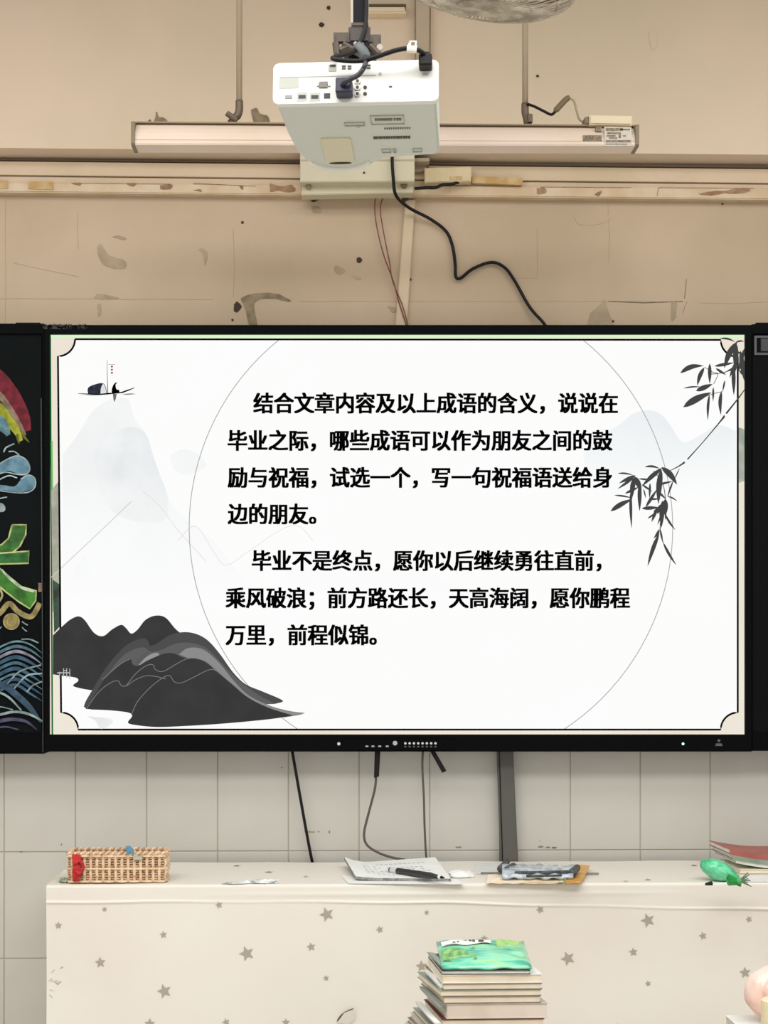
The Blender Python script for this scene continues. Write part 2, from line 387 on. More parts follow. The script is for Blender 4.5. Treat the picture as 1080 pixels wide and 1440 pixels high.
flat([sm([(820, 640), (848, 612), (872, 596), (890, 582), (912, 577), (930, 583), (944, 600), (960, 622), (985, 612), (1010, 598), (1035, 606)])+[(1035, 700), (960, 712), (900, 700), (830, 690)]], G4)
flat([sm([(400, 800), (450, 790), (520, 798), (600, 806), (640, 822), (660, 840), (560, 852), (460, 850), (410, 835)])], G1)
ribbon([([(200, 690), (225, 712), (250, 745), (290, 790)], .9), ([(250, 760), (275, 740), (300, 775), (318, 795), (350, 775), (395, 745), (420, 740), (440, 760)], .8)], screen('wash_line', (226, 224, 222)))
ribbon([([(72, 812), (140, 748), (185, 705)], 1.1)], screen('wash_line2', (208, 206, 200)))
# big hairline circle
cx, cy, rr = 606, 742, 340
circ = [(cx+rr*math.cos(a), cy+rr*.999*math.sin(a)) for a in [math.radians(k*3) for k in range(121)]]
segs = []; cur = []
for q in circ:
    if T < q[1] < B: cur.append(q)
    elif cur: segs.append(cur); cur = []
if cur: segs.append(cur)
ribbon([(s, 1.15) for s in segs if len(s) > 1], K_grey, n=1, clip=True)
# outline
ip2 = ip+[ip[0]]
y = layer(); bm = nb(); l, r = ribbonpoly(ip2, 2.7)
lv = [bm.verts.new(P(a, b, y)) for a, b in l]; rv = [bm.verts.new(P(a, b, y)) for a, b in r]
for i in range(len(lv)-1): bm.faces.new((lv[i], lv[i+1], rv[i+1], rv[i]))
obj('slide_border', bm, K_black, scr)
# dark mountains, bottom left  (crop scale 2.769, origin 60,840)
q = lambda X, Y: (60+X/2.769, 840+Y/2.769)
def qs(l): return sm([q(*p) for p in l], 5)
flat([qs([(40, 148), (85, 105), (110, 85), (140, 74), (165, 90), (200, 138), (235, 151), (270, 125), (305, 107), (325, 120), (345, 141), (370, 125), (400, 88), (440, 71), (480, 80), (525, 130), (600, 180)])+[q(560, 330), q(190, 362)]+qs([(190, 362), (150, 355), (118, 344), (138, 326), (132, 314), (100, 308), (76, 305)])+[q(40, 300)]], K_dark)
flat([qs([(160, 425), (170, 400), (200, 350), (250, 270), (310, 200), (360, 168), (395, 160), (412, 172), (418, 188), (445, 180), (490, 150), (540, 136), (590, 140), (640, 165), (690, 220), (740, 290), (790, 338), (860, 368), (935, 402), (905, 415)])+[q(800, 420), q(300, 440)]+qs([(300, 440), (220, 438), (170, 435)])], screen('mountain_grey_a', (78, 78, 78)))
flat([qs([(180, 420), (240, 320), (300, 240), (350, 205), (395, 195), (420, 212), (460, 205), (520, 180), (580, 178), (640, 200), (700, 260), (760, 320), (840, 380), (900, 412)])+[q(700, 440), q(200, 436)]], screen('mountain_grey_b', (96, 96, 97)))
flat([qs([(350, 265), (385, 225), (412, 212)])+[q(412, 230), q(380, 262)]], screen('mountain_grey_c', (92, 92, 92)))
flat([qs([(372, 265), (400, 235), (430, 218), (450, 217), (452, 232), (430, 248), (372, 265)])], screen('mountain_light', (150, 150, 150)))
flat([qs([(530, 222), (560, 200), (600, 196), (640, 212), (690, 258), (740, 320), (800, 380), (880, 420), (960, 442), (1022, 450)])+qs([(1022, 450), (1000, 458), (940, 468)])+[q(850, 440), q(700, 330), q(600, 250)]], screen('mountain_light2', (140, 140, 141)))
flat([qs([(168, 430), (190, 400), (240, 320), (300, 262), (340, 240), (352, 262), (375, 265), (410, 245), (470, 220), (510, 218), (550, 235), (600, 238), (640, 255), (680, 290), (740, 340), (800, 390), (880, 430), (975, 460)])+qs([(975, 460), (880, 475), (700, 492), (540, 502), (440, 505), (360, 497), (332, 488), (345, 468), (348, 458), (330, 448), (260, 440), (190, 437)])], K_dark)
ribbon([([q(*p) for p in l], .9) for l in [[(172, 432), (215, 372), (260, 335), (292, 325), (305, 342), (325, 345), (360, 322), (400, 306), (440, 308), (480, 318)], [(325, 345), (360, 300), (400, 268), (428, 262), (440, 282), (470, 288), (520, 260), (560, 240), (600, 238), (650, 258), (690, 295)],
        [(345, 458), (370, 405), (420, 350), (470, 312), (495, 305), (512, 328), (540, 333), (590, 310), (640, 285), (670, 283), (710, 312)], [(232, 320), (300, 262), (340, 240)]]], screen('ridge_line', (128, 128, 128)))
flat([[q(a, b) for a, b in l] for l in [[(64, 290), (67, 290), (67, 318), (64, 318)], [(80, 276), (83, 276), (83, 310), (80, 310)], [(92, 276), (95, 276), (95, 314), (92, 314)], [(104, 278), (107, 278), (107, 318), (104, 318)], [(56, 292), (107, 292), (107, 296), (56, 296)], [(80, 284), (95, 284), (95, 287), (80, 287)]]], screen('pale_fence', (190, 192, 192)), clip=False)
flat([qs([(170, 462), (200, 465), (270, 475), (262, 498), (225, 512), (205, 480)])], screen('wash_shore', (222, 224, 224), (248, 248, 248), 12))
# boat
z_ = lambda X, Y: (100+X/9, 490+Y/9)
flat([[z_(*p) for p in [(90, 566), (200, 570), (360, 572), (470, 563), (560, 560), (640, 548), (690, 530), (800, 495), (810, 498), (730, 535), (650, 565), (560, 572), (440, 585), (330, 590), (200, 580), (90, 572)]]], K_black)
flat([sm([z_(*p) for p in [(208, 540), (212, 505), (240, 478), (300, 455), (360, 440), (400, 445), (372, 500), (368, 575)]])+[z_(215, 572)]], screen('boat_roof', (62, 66, 78), (28, 30, 38), 60))
ribbon([([z_(*p) for p in [(368, 570), (375, 500), (405, 447), (435, 490), (448, 565)]], .9)], K_black)
flat([[z_(*p) for p in [(375, 565), (380, 505), (405, 458), (430, 500), (440, 560)]]], screen('boat_door', (222, 226, 232)))
flat([sm([z_(*p) for p in [(515, 570), (515, 520), (530, 470), (555, 437), (572, 430), (585, 437), (565, 452), (568, 500), (580, 520), (605, 525), (612, 550), (600, 565)]])], K_black)
flat([[z_(*p) for p in [(528, 575), (578, 575), (565, 640), (548, 680), (535, 640)]]], screen('boat_shade', (110, 110, 114)))
flat([[z_(*p) for p in [(640, 578), (760, 568), (825, 577), (700, 588)]], [z_(*p) for p in [(100, 584), (200, 582), (400, 592), (250, 594)]]], screen('boat_shade2', (128, 128, 132)))
ribbon([([z_(455, 145), z_(458, 350), z_(464, 565)], [.5, .8, 1.2]), ([z_(470, 203), z_(555, 203)], .5)], screen('mast', (70, 72, 78)))
flat([[z_(516+14*math.cos(k*PI/4), yy+13*math.sin(k*PI/4)) for k in range(8)] for yy in (230, 269, 308)], screen('red_lantern', (150, 62, 66)))
# bamboo (crop scale 3.6, origin 780,440)
g_ = lambda X, Y: (780+X/3.6, 440+Y/3.6)
def leafpoly(x0, y0, x1, y1, wd, bend=0):
    a, b = Vector((x0, y0)), Vector((x1, y1)); d = b-a; n = Vector((-d.y, d.x)).normalized(); pts = []
    N = 7
    prof = lambda t: math.sin(PI*min(1, t**.8))**.9 if t < 1 else 0
    up = [a+d*t+n*(bend*math.sin(PI*t)+wd/2*prof(t)) for t in [k/N for k in range(N+1)]]
    dn = [a+d*t+n*(bend*math.sin(PI*t)-wd/2*prof(t)) for t in [k/N for k in range(N-1, 0, -1)]]
    return [g_(p.x, p.y) for p in up+dn]
LV = [(635, 305, 755, 268, 22, -14), (758, 275, 722, 370, 18, 6), (785, 255, 785, 360, 16, 0), (650, 382, 745, 375, 7, -4), (715, 395, 800, 360, 22, 0), (650, 478, 795, 402, 30, -6), (784, 410, 776, 545, 12, 4), (803, 375, 802, 450, 9, 0), (845, 395, 842, 518, 16, 6), (862, 340, 850, 400, 8, 0), (815, 280, 868, 315, 11, 0),
      (835, 130, 915, 148, 9, -8), (925, 145, 858, 282, 26, 10), (915, 150, 962, 145, 8, -5), (808, 270, 910, 252, 14, 0), (918, 150, 915, 300, 24, 0), (905, 260, 907, 420, 18, 0), (925, 240, 885, 332, 12, 4), (940, 190, 962, 350, 22, 0), (960, 180, 930, 300, 16, 0), (962, 250, 855, 305, 10, 0), (935, 290, 962, 320, 12, 0), (895, 190, 960, 210, 10, 0),
      (455, 780, 535, 790, 10, -8), (545, 785, 440, 880, 20, 4), (540, 780, 620, 870, 26, -8), (540, 790, 525, 970, 26, 4), (318, 812, 400, 822, 8, -4), (410, 822, 325, 862, 16, 0), (400, 835, 318, 892, 12, 0), (405, 828, 390, 945, 22, 4), (405, 828, 440, 900, 24, 0), (385, 900, 390, 1095, 13, 2), (430, 860, 430, 1005, 18, 0), (300, 923, 395, 938, 8, -3), (282, 1005, 395, 942, 22, -5), (355, 915, 430, 880, 12, 0),
      (440, 868, 495, 905, 9, 0), (425, 840, 490, 845, 8, 0), (520, 870, 600, 852, 10, 0), (460, 985, 520, 890, 14, 0), (440, 990, 530, 985, 16, 0), (483, 860, 480, 940, 10, 0), (520, 900, 565, 945, 10, 0), (475, 945, 540, 940, 8, 0), (545, 950, 540, 1090, 22, 0), (560, 940, 560, 1030, 24, 0), (520, 985, 490, 1060, 14, 0), (535, 970, 520, 1020, 16, 0), (560, 1020, 612, 1100, 10, 4), (570, 928, 622, 955, 7, -4), (500, 1005, 560, 990, 20, 0), (470, 1042, 515, 1010, 8, 0), (545, 1010, 520, 1075, 8, 0), (562, 1010, 562, 1050, 8, 0), (600, 850, 570, 930, 8, 0), (450, 890, 462, 940, 6, 0),
      (530, 1095, 500, 1142, 12, -4), (530, 1115, 470, 1285, 18, 4), (533, 1092, 548, 1165, 9, 0), (548, 1160, 618, 1280, 12, 4), (633, 785, 600, 855, 5, 0)]
flat([leafpoly(*(v[:4]+(v[4]*1.18, v[5]))) for v in LV], K_leaf, 'slide_bamboo')
ribbon([([g_(*p) for p in l], ww) for l, ww in [([(964, 385), (930, 432), (868, 510)], [1.2, 1.9, 2.6]), ([(862, 520), (830, 560), (750, 655), (672, 742)], [3.4, 1.9, 1.3, 1.9]), ([(660, 755), (630, 775), (582, 800)], [2.8, 1.8, .9]), ([(535, 1060), (535, 1110), (552, 1170)], [1.2, 1.4, 1]), ([(790, 310), (840, 305), (915, 285), (950, 280)], 1), ([(760, 275), (800, 300), (826, 310), (805, 360)], .9), ([(760, 425), (800, 410), (850, 398)], .9), ([(500, 800), (545, 860), (560, 940), (545, 960)], 1.1), ([(600, 850), (590, 880), (572, 930)], 1.1)]], K_leaf, 'slide_bamboo')
flat([leafpoly(*v) for v in [(862, 500, 872, 545, 4, 4), (660, 735, 664, 765, 4, 3)]], K_white, 'slide_bamboo')
# lettering
def text(body, px, py, chw, m, y, parent, name='slide_text', bold=.022, sx=1.0, hgt=None, flip=False):
    cu = bpy.data.curves.new(name, 'FONT'); cu.body = body; cu.size = 1; cu.offset = bold; cu.resolution_u = 3; cu.fill_mode = 'FRONT'
    ob = bpy.data.objects.new(name, cu); C.objects.link(ob)
    dg = bpy.context.evaluated_depsgraph_get(); me = bpy.data.meshes.new_from_object(ob.evaluated_get(dg))
    bpy.data.objects.remove(ob); bpy.data.curves.remove(cu)
    xs = [v.co.x for v in me.vertices]; ys = [v.co.y for v in me.vertices]
    return me, (min(xs), max(xs), min(ys), max(ys))
def place_text(body, px0, px1, pyc, chh, m, y, parent, name='slide_text', bold=0.0, fat=.0021):
    """px0..px1 ink extent on the plane y; pyc centre of the line; chh pixel height of a full character"""
    me, (a, b, c, d) = text(body, 0, 0, 0, m, y, parent, name, bold)
    _, ref = text('国' if ord(body[0]) > 255 else 'H', 0, 0, 0, m, y, parent, name, bold)
    p0, p1 = P(px0, pyc, y), P(px1, pyc, y); s = (p1.x-p0.x)/(b-a)
    sv = (P(px0, pyc-chh/2, y).z-P(px0, pyc+chh/2, y).z)/(ref[3]-ref[2]); mid = (ref[2]+ref[3])/2
    off = origin(parent)
    for v in me.vertices:
        t_ = (v.co.x-a)/(b-a)
        v.co = Vector((p0.x+(v.co.x-a)*s, y, p0.z+(p1.z-p0.z)*t_+(v.co.y-mid)*sv))-off
    if fat:
        base_ = [v.co.copy() for v in me.vertices]; fc_ = [list(p.vertices) for p in me.polygons]; n_ = len(base_); V_, F_ = [], []
        for k, (du, dv) in enumerate([(-fat, -fat*.5), (fat, -fat*.5), (-fat, fat*.5), (fat, fat*.5), (-fat*.4, 0), (fat*.4, 0)]):
            V_ += [c_+Vector((du, 0, dv)) for c_ in base_]; F_ += [[i_+k*n_ for i_ in f_] for f_ in fc_]
        me.clear_geometry(); me.from_pydata(V_, [], F_)
    me.materials.clear(); me.materials.append(m)
    o = bpy.data.objects.new(name, me); C.objects.link(o); o.parent = parent; return o
yt = layer()
for body, a, b, c in [('结合文章内容及以上成语的含义，说说在', 357, 868, 567.5), ('毕业之际，哪些成语可以作为朋友之间的鼓', 321, 860.5, 620), ('励与祝福，试选一个，写一句祝福语送给身', 321, 860, 672), ('边的朋友。', 321, 444, 723.5),
                      ('毕业不是终点，愿你以后继续勇往直前，', 355, 845, 789), ('乘风破浪；前方路还长，天高海阔，愿你鹏程', 318, 885, 841.5), ('万里，前程似锦。', 318, 529, 893.5)]:
    place_text(body, a, b, c, 27.2, K_black, yt, scr)
# printing and controls on the bezel
M_print = mat('grey_print', (176, 176, 174), .6); M_print2 = mat('white_print', (205, 207, 205), .6)
place_text('板书数字记忆一体机', 60.5, 122, 458.8+0.2, 6.6, M_print, YD-.0006, bez, 'bezel_lettering', 0, .0004)
bm = nb(); pxbox(bm, (482, 1039), (640, 1039), (640, 1055), (482, 1055), YD-.004, YD, .001); cp = obj('control_panel', bm, M_black, disp)
def dot(px, py, r, m, name, parent, yy, th=.001):
    bm = nb(); c = P(px, py, yy); prism(bm, [(c.x+r*math.cos(k*PI/5), c.z+r*math.sin(k*PI/5)) for k in range(10)], yy-th, yy); return obj(name, bm, m, parent)
for k in range(8): dot(570+k*6.05, 1045.3, .0034, M_print2, 'button', cp, YD-.004)
for k in range(8):
    bm = nb(); pxbox(bm, (568.5+k*6.05, 1049), (571.5+k*6.05, 1049), (571.5+k*6.05, 1051), (568.5+k*6.05, 1051), YD-.0046, YD-.004); obj('button_mark', bm, mat('dim_print', (80, 80, 80), .6) if k == 0 else bpy.data.materials['dim_print'], cp)
dot(555.5, 1045, .0065, M_print, 'power_button', cp, YD-.004)
for xx in (516, 524.5, 534, 544.5): bm = nb(); pxbox(bm, (xx-2, 1048.5), (xx+2, 1048.5), (xx+2, 1050.5), (xx-2, 1050.5), YD-.0046, YD-.004); obj('port_mark', bm, M_print, cp)
dot(476.5, 1046, .0045, M_print2, 'sensor_dot', disp, YD)
dot(960.5, 1046, .0035, mat('led', (200, 255, 235), .3, emit=1.5), 'status_led', disp, YD)
c1 = P(1011, 1041.5, YD)
bm = nb(); prism(bm, [(c1.x+.004*math.cos(k*PI/5), c1.z+.004*math.sin(k*PI/5)) for k in range(10)], YD-.0006, YD)
pxbox(bm, (1006, 1049), (1007, 1045.5), (1015, 1045.5), (1016, 1049), YD-.0006, YD); obj('person_emblem', bm, mat('emblem_grey', (88, 90, 90), .6), disp)
bm = nb(); pxbox(bm, (527, 1056), (535, 1056), (533, 1092), (526, 1094), -.09, -.078, .002); obj('antenna', bm, M_cable, disp)
bm = nb(); pxbox(bm, (604, 1055), (611, 1055), (628, 1084), (622, 1087), -.09, -.078, .002); obj('antenna', bm, M_cable, disp)

# left chalkboard
def chalkboard(label, x0, x1, name='chalkboard'):
    b0 = P((x0+x1)/2, 1060, -.1); t = thing(name, label, 'chalkboard', (b0.x, -.02, b0.z))
    return t
tl = chalkboard('sliding black chalkboard left of the display with rainbow, clouds and waves in coloured chalk', -400, 62)
bm = nb(); pxbox(bm, (-420, 468), (58.5, 468), (58.5, 1034), (-420, 1034), -.096, -.03); bl = obj('writing_surface', bm, M_board, tl)
bm = nb(); frame(-420, 455, 62, 1060, -412, 469, 59.5, 1031, -.104, -.03, bm); obj('board_frame', bm, M_black, tl)
bm = nb(); pxbox(bm, (22, 453.5), (56, 453.5), (56, 458), (22, 458), -.106, -.05, .001); obj('top_catch', bm, M_black2, tl)
bm = nb(); pxbox(bm, (57.2, 560), (58.4, 560), (61, 1058), (59.8, 1058), -.1046, -.1038); obj('frame_edge_line', bm, mat('frame_edge', (58, 62, 64), .5), tl)
YC = [-.0962]
def chalk(strokes, col, name='chalk_drawing', col2=None, n=6):
    YC[0] -= .00025
    m = mat('chalk', col, .95, col2=col2 or tuple(int(c*.72) for c in col), scale=40)
    return ribbon(strokes, m, name, bl, YC[0], clip=False, n=n)
def chalkf(polys, col, col2=None):
    YC[0] -= .00025
    m = mat('chalk', col, .95, col2=col2 or tuple(int(c*.75) for c in col), scale=30)
    return flat([[(v.x, v.y) for v in smoothpts([Vector((a, b, 0)) for a, b in pl], 5)] for pl in polys], m, 'chalk_drawing', bl, YC[0], clip=False)
chalk([([(-45, 512), (-10, 528), (15, 555), (33, 585), (39, 606)], [20, 26, 24, 17, 10])], (124, 36, 50))
chalk([([(-40, 535), (-5, 552), (14, 575), (28, 598), (36, 612)], [8, 9, 8, 6, 3])], (150, 128, 110))
chalk([([(-40, 556), (-5, 572), (10, 590), (22, 604), (30, 620)], [18, 16, 15, 11, 5])], (168, 172, 50))
chalk([([(-40, 580), (-5, 592), (6, 602), (12, 612)], [22, 20, 14, 6])], (104, 146, 156))
chalk([([(30, 606), (34, 614), (41, 622)], [2, 4, 1]), ([(24, 610), (25, 618), (27, 624)], [3, 3, 1])], (110, 112, 40))
# clouds
chalkf([[(-40, 660), (0, 651), (14, 643), (28, 642), (38, 648), (42, 657), (40, 665), (30, 668), (12, 662), (0, 667), (-40, 675)], [(-40, 684), (0, 682), (20, 684), (30, 674), (42, 668), (49, 674), (49, 684), (40, 690), (25, 692), (0, 689), (-40, 692)]], (108, 146, 164), (76, 112, 130))
chalk([([(-5, 655), (12, 645), (26, 641), (38, 648), (42, 660), (36, 667), (24, 667), (8, 664), (-5, 668)], 1.6), ([(0, 690), (24, 693), (40, 692), (49, 685), (49, 673), (40, 668), (29, 674)], 1.6), ([(-4, 676), (12, 669), (24, 672)], 1.8), ([(5, 636), (8, 630), (13, 627), (20, 624)], 2), ([(12, 635), (20, 635), (27, 640)], 1.8), ([(-4, 702), (4, 700), (10, 699)], 1.5)], (176, 196, 200))
chalkf([[(-20, 708), (0, 707), (7, 712), (6, 719), (-4, 720), (-20, 718)]], (150, 164, 172))
# big green lettering stroke
def outlined(poly, fill, line, wd=2.4):
    chalkf([poly], fill); chalk([(poly+[poly[0]], wd)], line, n=3)
GL, GF = (196, 204, 130), (72, 138, 52)
def rawpoly(poly, fill, line, wd=2.2):
    YC[0] -= .00025; flat([poly], mat('chalk', fill, .95, col2=tuple(int(c*.65) for c in fill), scale=25), 'chalk_drawing', bl, YC[0], clip=False)
    chalk([(poly+[poly[0]], wd)], line, n=1)
rawpoly([(17, 738), (37, 738), (36, 752), (28, 768), (18, 777), (0, 781), (-25, 783), (-25, 772), (2, 766), (12, 757)], (70, 128, 60), GL)
rawpoly([(-25, 779), (0, 778), (41, 775), (40, 792), (-25, 794)], (58, 122, 62), GL)
rawpoly([(-25, 790), (-2, 798), (14, 812), (30, 825), (51, 831), (50, 845), (42, 856), (26, 846), (8, 832), (-25, 804)], GF, GL)
chalk([([(2, 801), (15, 815), (31, 827), (48, 832)], 3)], (188, 214, 190))
# ornaments
chalk([([(-15, 868), (0, 862), (10, 850), (16, 850), (24, 859), (36, 866), (44, 867), (50, 860), (56, 848)], 7.5)], (168, 152, 98), n=3)
chalk([([(54, 826), (65, 826)], 12.5)], (176, 146, 124), n=1)
def disc(cx, cy, r, n=16): return [(cx+r*math.cos(k*2*PI/n), cy+r*math.sin(k*2*PI/n)) for k in range(n)]
YC[0] -= .0003; flat([disc(16, 874, 11.5)], mat('chalk', (150, 136, 82), .95, var=.3, scale=40), 'chalk_drawing', bl, YC[0], clip=False)
chalk([([(16+11*math.cos(a), 874+11*math.sin(a)) for a in [k*PI/8 for k in range(17)]], 1.6), ([(16+6*math.cos(a), 874+6*math.sin(a)) for a in [k*PI/5 for k in range(8)]], 1.2)], (190, 172, 120), n=2)
chalk([([(-3, 823), (1, 830), (3, 838), (-1, 846)], 3)], (170, 170, 120))
chalk([([(31, 874), (35, 877), (39, 879)], 1.6), ([(31, 882), (35, 886), (38, 888)], 1.3), ([(0, 884), (2, 881)], 1.2)], (170, 186, 190))
# waves
random.seed(3)
for k, (yy, col, wd) in enumerate([(905, (112, 150, 156), 2.5), (912, (90, 128, 142), 4), (919, (150, 148, 170), 4), (927, (66, 104, 128), 5), (935, (78, 118, 136), 4), (943, (60, 96, 120), 5), (951, (96, 132, 146), 3), (958, (58, 92, 124), 5), (966, (70, 106, 134), 4)]):
    chalk([([(-25, yy+22), (0, yy+5), (22, yy-3), (42, yy+1+k), (60, yy+14+k*.8)], [wd, wd, wd*1.1, wd*.8, .6])], col)
chalk([([(30, 899), (42, 899), (54, 904)], 2), ([(38, 973), (46, 964), (60, 958)], 2), ([(20, 968), (38, 950), (60, 947)], 2.2), ([(8, 964), (28, 944), (58, 935)], 2)], (150, 176, 182))
chalk([([(-20, 960), (5, 964), (24, 978), (42, 995), (58, 1016)], [8, 9, 9, 8, 3])], (62, 88, 112))
chalk([([(-20, 968), (0, 974), (14, 982), (30, 999)], [2, 3, 3, 2]), ([(-20, 1010), (0, 1005), (20, 1001), (40, 1004), (60, 1014)], [3, 3.5, 3.5, 3.5, 2]), ([(-20, 996), (0, 994), (18, 998)], 1.5)], (156, 180, 180))
chalk([([(-20, 1020), (10, 1012), (35, 1014), (52, 1026)], [5, 5, 4, 1]), ([(-20, 1028), (6, 1022), (26, 1026)], 2)], (84, 80, 112))
# right board
tr = chalkboard('plain black sliding chalkboard at the right of the display with small framed corner', 1057, 1500)
bm = nb(); pxbox(bm, (1058, 457), (1500, 457), (1500, 1056), (1058, 1056), -.100, -.03); obj('writing_surface', bm, M_black2, tr)
bm = nb(); pxbox(bm, (1057.5, 456), (1500, 456), (1500, 469), (1057.5, 469), -.108, -.1); pxbox(bm, (1058, 1030), (1500, 1030), (1500, 1056), (1058, 1056), -.106, -.1); obj('board_frame', bm, M_black, tr)
bm = nb(); frame(1061, 472, 1200, 499, 1064, 475, 1196, 496, -.106, -.1, bm); obj('corner_bracket', bm, mat('bracket_grey', (78, 80, 82), .4), tr)
bm = nb(); pxbox(bm, (1070, 476), (1190, 476), (1190, 494), (1070, 494), -.104, -.1, .001); obj('bracket_plate', bm, mat('bracket_dark', (50, 50, 52), .4), tr)
bm = nb(); pxbox(bm, (1064, 453.5), (1100, 453.5), (1100, 458), (1064, 458), -.106, -.05, .001); obj('top_catch', bm, M_black2, tr)
# post below the display
t = thing('support_post', 'dark grey metal post running down tiled wall from the display', 'post', (P(714, 1200, -.05).x, -.03, 0))
a, b = P(700, 1055, -.05), P(722, 1055, -.05); c, d = P(729, 1210, -.05), P(705, 1210, -.05)
k = (0-a.z)/(d.z-a.z)
bm = nb(); prism(bm, [(a.x, a.z), (b.x, b.z), (b.x+(c.x-b.x)*k, 0), (a.x+(d.x-a.x)*k, 0)], -.045, -.012, .002); obj('post_profile', bm, mat('post_grey', (88, 86, 80), .45), t)
bm = nb(); tube(bm, [P(702, 1056, -.046), P(707.5, 1230, -.046)], .0012, 5); obj('post_edge', bm, M_black, t)

# ---------------- cables on the wall ----------------
def cable(name, label, pts, r, m, cat='cable'):
    v = [P(*p) for p in pts]; o = obj(name, wire(v, r), m, smooth=True); return tag(o, label, cat)
cable('dangling_cable', 'short black cord hanging straight from display onto desk, leftmost of three', [(411, 1057, -.05), (415, 1080, -.05), (422, 1120, -.045), (430, 1165, -.04), (438, 1207, -.03), (442, 1222, -.02)], .0042, M_cable)
cable('dangling_cable', 'dark grey cord curving left below the display antenna onto the papers', [(529, 1090, -.08), (527, 1110, -.08), (518, 1145, -.08), (512, 1172, -.08), (516, 1188, -.08), (532, 1199, -.08), (552, 1206, -.08), (570, 1209, -.08)], .0034, M_grayc)
cable('dangling_cable', 'thin grey cord hanging straight down behind the open booklet', [(594.5, 1056, -.07), (594, 1080, -.07), (596, 1120, -.07), (597, 1160, -.07), (599, 1200, -.07), (601, 1212, -.07)], .003, M_grayc)
cable('power_cable', 'thick black cable looping across the plaster wall down to the display top', [(553, 190, -.13), (551.5, 222, -.13), (553, 250, -.13), (557, 275, -.11), (575, 292, -.05), (605, 308, -.02), (627, 325, -.012), (636, 345, -.012), (640, 370, -.012), (641, 389, -.012), (648, 391, -.012), (665, 378, -.012), (690, 369, -.012), (708, 375, -.012), (722, 392, -.012), (745, 432, -.015), (765, 455, -.03), (772, 470, -.02)], .0046, M_cable)
M_redw = mat('brown_red_wire', (122, 60, 48), .5)
cable('thin_wire', 'thin reddish wire looping from the white box, left one of the pair', [(545, 268, -.02), (530, 276, -.02), (527, 295, -.016), (531, 325, -.016), (540, 360, -.016), (553, 395, -.016), (561, 425, -.016), (573, 462, -.016)], .0016, M_redw)
cable('thin_wire', 'thin reddish wire looping from the white box, right one of the pair', [(553, 268, -.02), (539, 278, -.02), (535, 297, -.02), (540, 330, -.02), (548, 370, -.02), (552, 395, -.02), (566, 430, -.02), (575, 462, -.02)], .0016, M_redw)

# ---------------- white mounting box on the wall ----------------
M_cream = mat('cream_metal', (212, 204, 176), .5, col2=(204, 196, 170), scale=6)
c0 = P(502, 275, 0)
t = thing('mounting_box', 'cream metal mounting box on the wall behind the projector with lower flange', 'metal box', (c0.x, 0, c0.z))
bm = nb(); pxbox(bm, (422, 150), (583, 150), (583, 225.5), (422, 225.5), -.115, -.101, .002); obj('front_plate', bm, M_cream, t)
bm = nb(); pxbox(bm, (422, 226), (583, 226), (583, 255), (422, 256), -.115, -.03, .002); obj('box_body', bm, M_cream, t)
bm = nb(); pxbox(bm, (424, 256), (581, 254), (581, 271), (424, 274), -.08, -.031, .002); fl = obj('lower_flange', bm, mat('cream_flange', (206, 199, 172), .5), t)
for (xx, yy, r) in [(434, 263, .008), (568, 261, .009)]:
    bm = nb(); c = P(xx, yy, -.08); tube(bm, [c, c+Vector((0, -.012, 0))], r, 8); obj('screw', bm, M_dirt, t)
bm = nb(); c = P(512, 243, -.1155); tube(bm, [c, c+Vector((0, -.002, 0))], .003, 8); obj('screw', bm, M_hole, t)
for (xx, yy) in [(441, 280), (569, 281)]:
    bm = nb(); c = P(xx, yy, -.0); tube(bm, [c, c+Vector((0, -.03, 0))], .009, 8); tube(bm, [c+Vector((-.006, -.02, .002)), c+Vector((.02, -.025, .004))], .003, 6); obj('anchor_bolt', bm, M_hole, t)
t = thing('cable_trunking', 'pale cable trunking box right of the mounting box with yellowed end strip', 'cable conduit', P(640, 255, -.03))
bm = nb(); pxbox(bm, (597, 236), (663, 234), (663, 255), (597, 257), -.062, -.031, .002); obj('trunking_cover', bm, mat('trunking_pale', (212, 196, 160), .5, col2=(200, 182, 140), scale=20), t)
bm = nb(); pxbox(bm, (583, 226), (600, 226), (600, 240), (583, 242), -.05, -.031); pxbox(bm, (583, 222), (604, 222), (604, 227), (583, 227), -.09, -.031); obj('trunking_joint', bm, mat('joint_grey', (166, 150, 126), .7), t)
bm = nb(); pxbox(bm, (632, 248), (650, 248), (650, 253), (632, 253), -.0632, -.062); obj('yellow_label', bm, M_yel, t)
bm = nb(); pxbox(bm, (664, 247.5), (736, 250), (734, 260), (664, 257)    , -.045, -.031); obj('yellowed_strip', bm, M_yel, t)
cable('lead_wire', 'short black lead running from the mounting box under the pale trunking', [(583, 265, -.07), (600, 264, -.07), (612, 264, -.07), (622, 260, -.065), (635, 259, -.06), (645, 256, -.055)], .0045, M_cable)

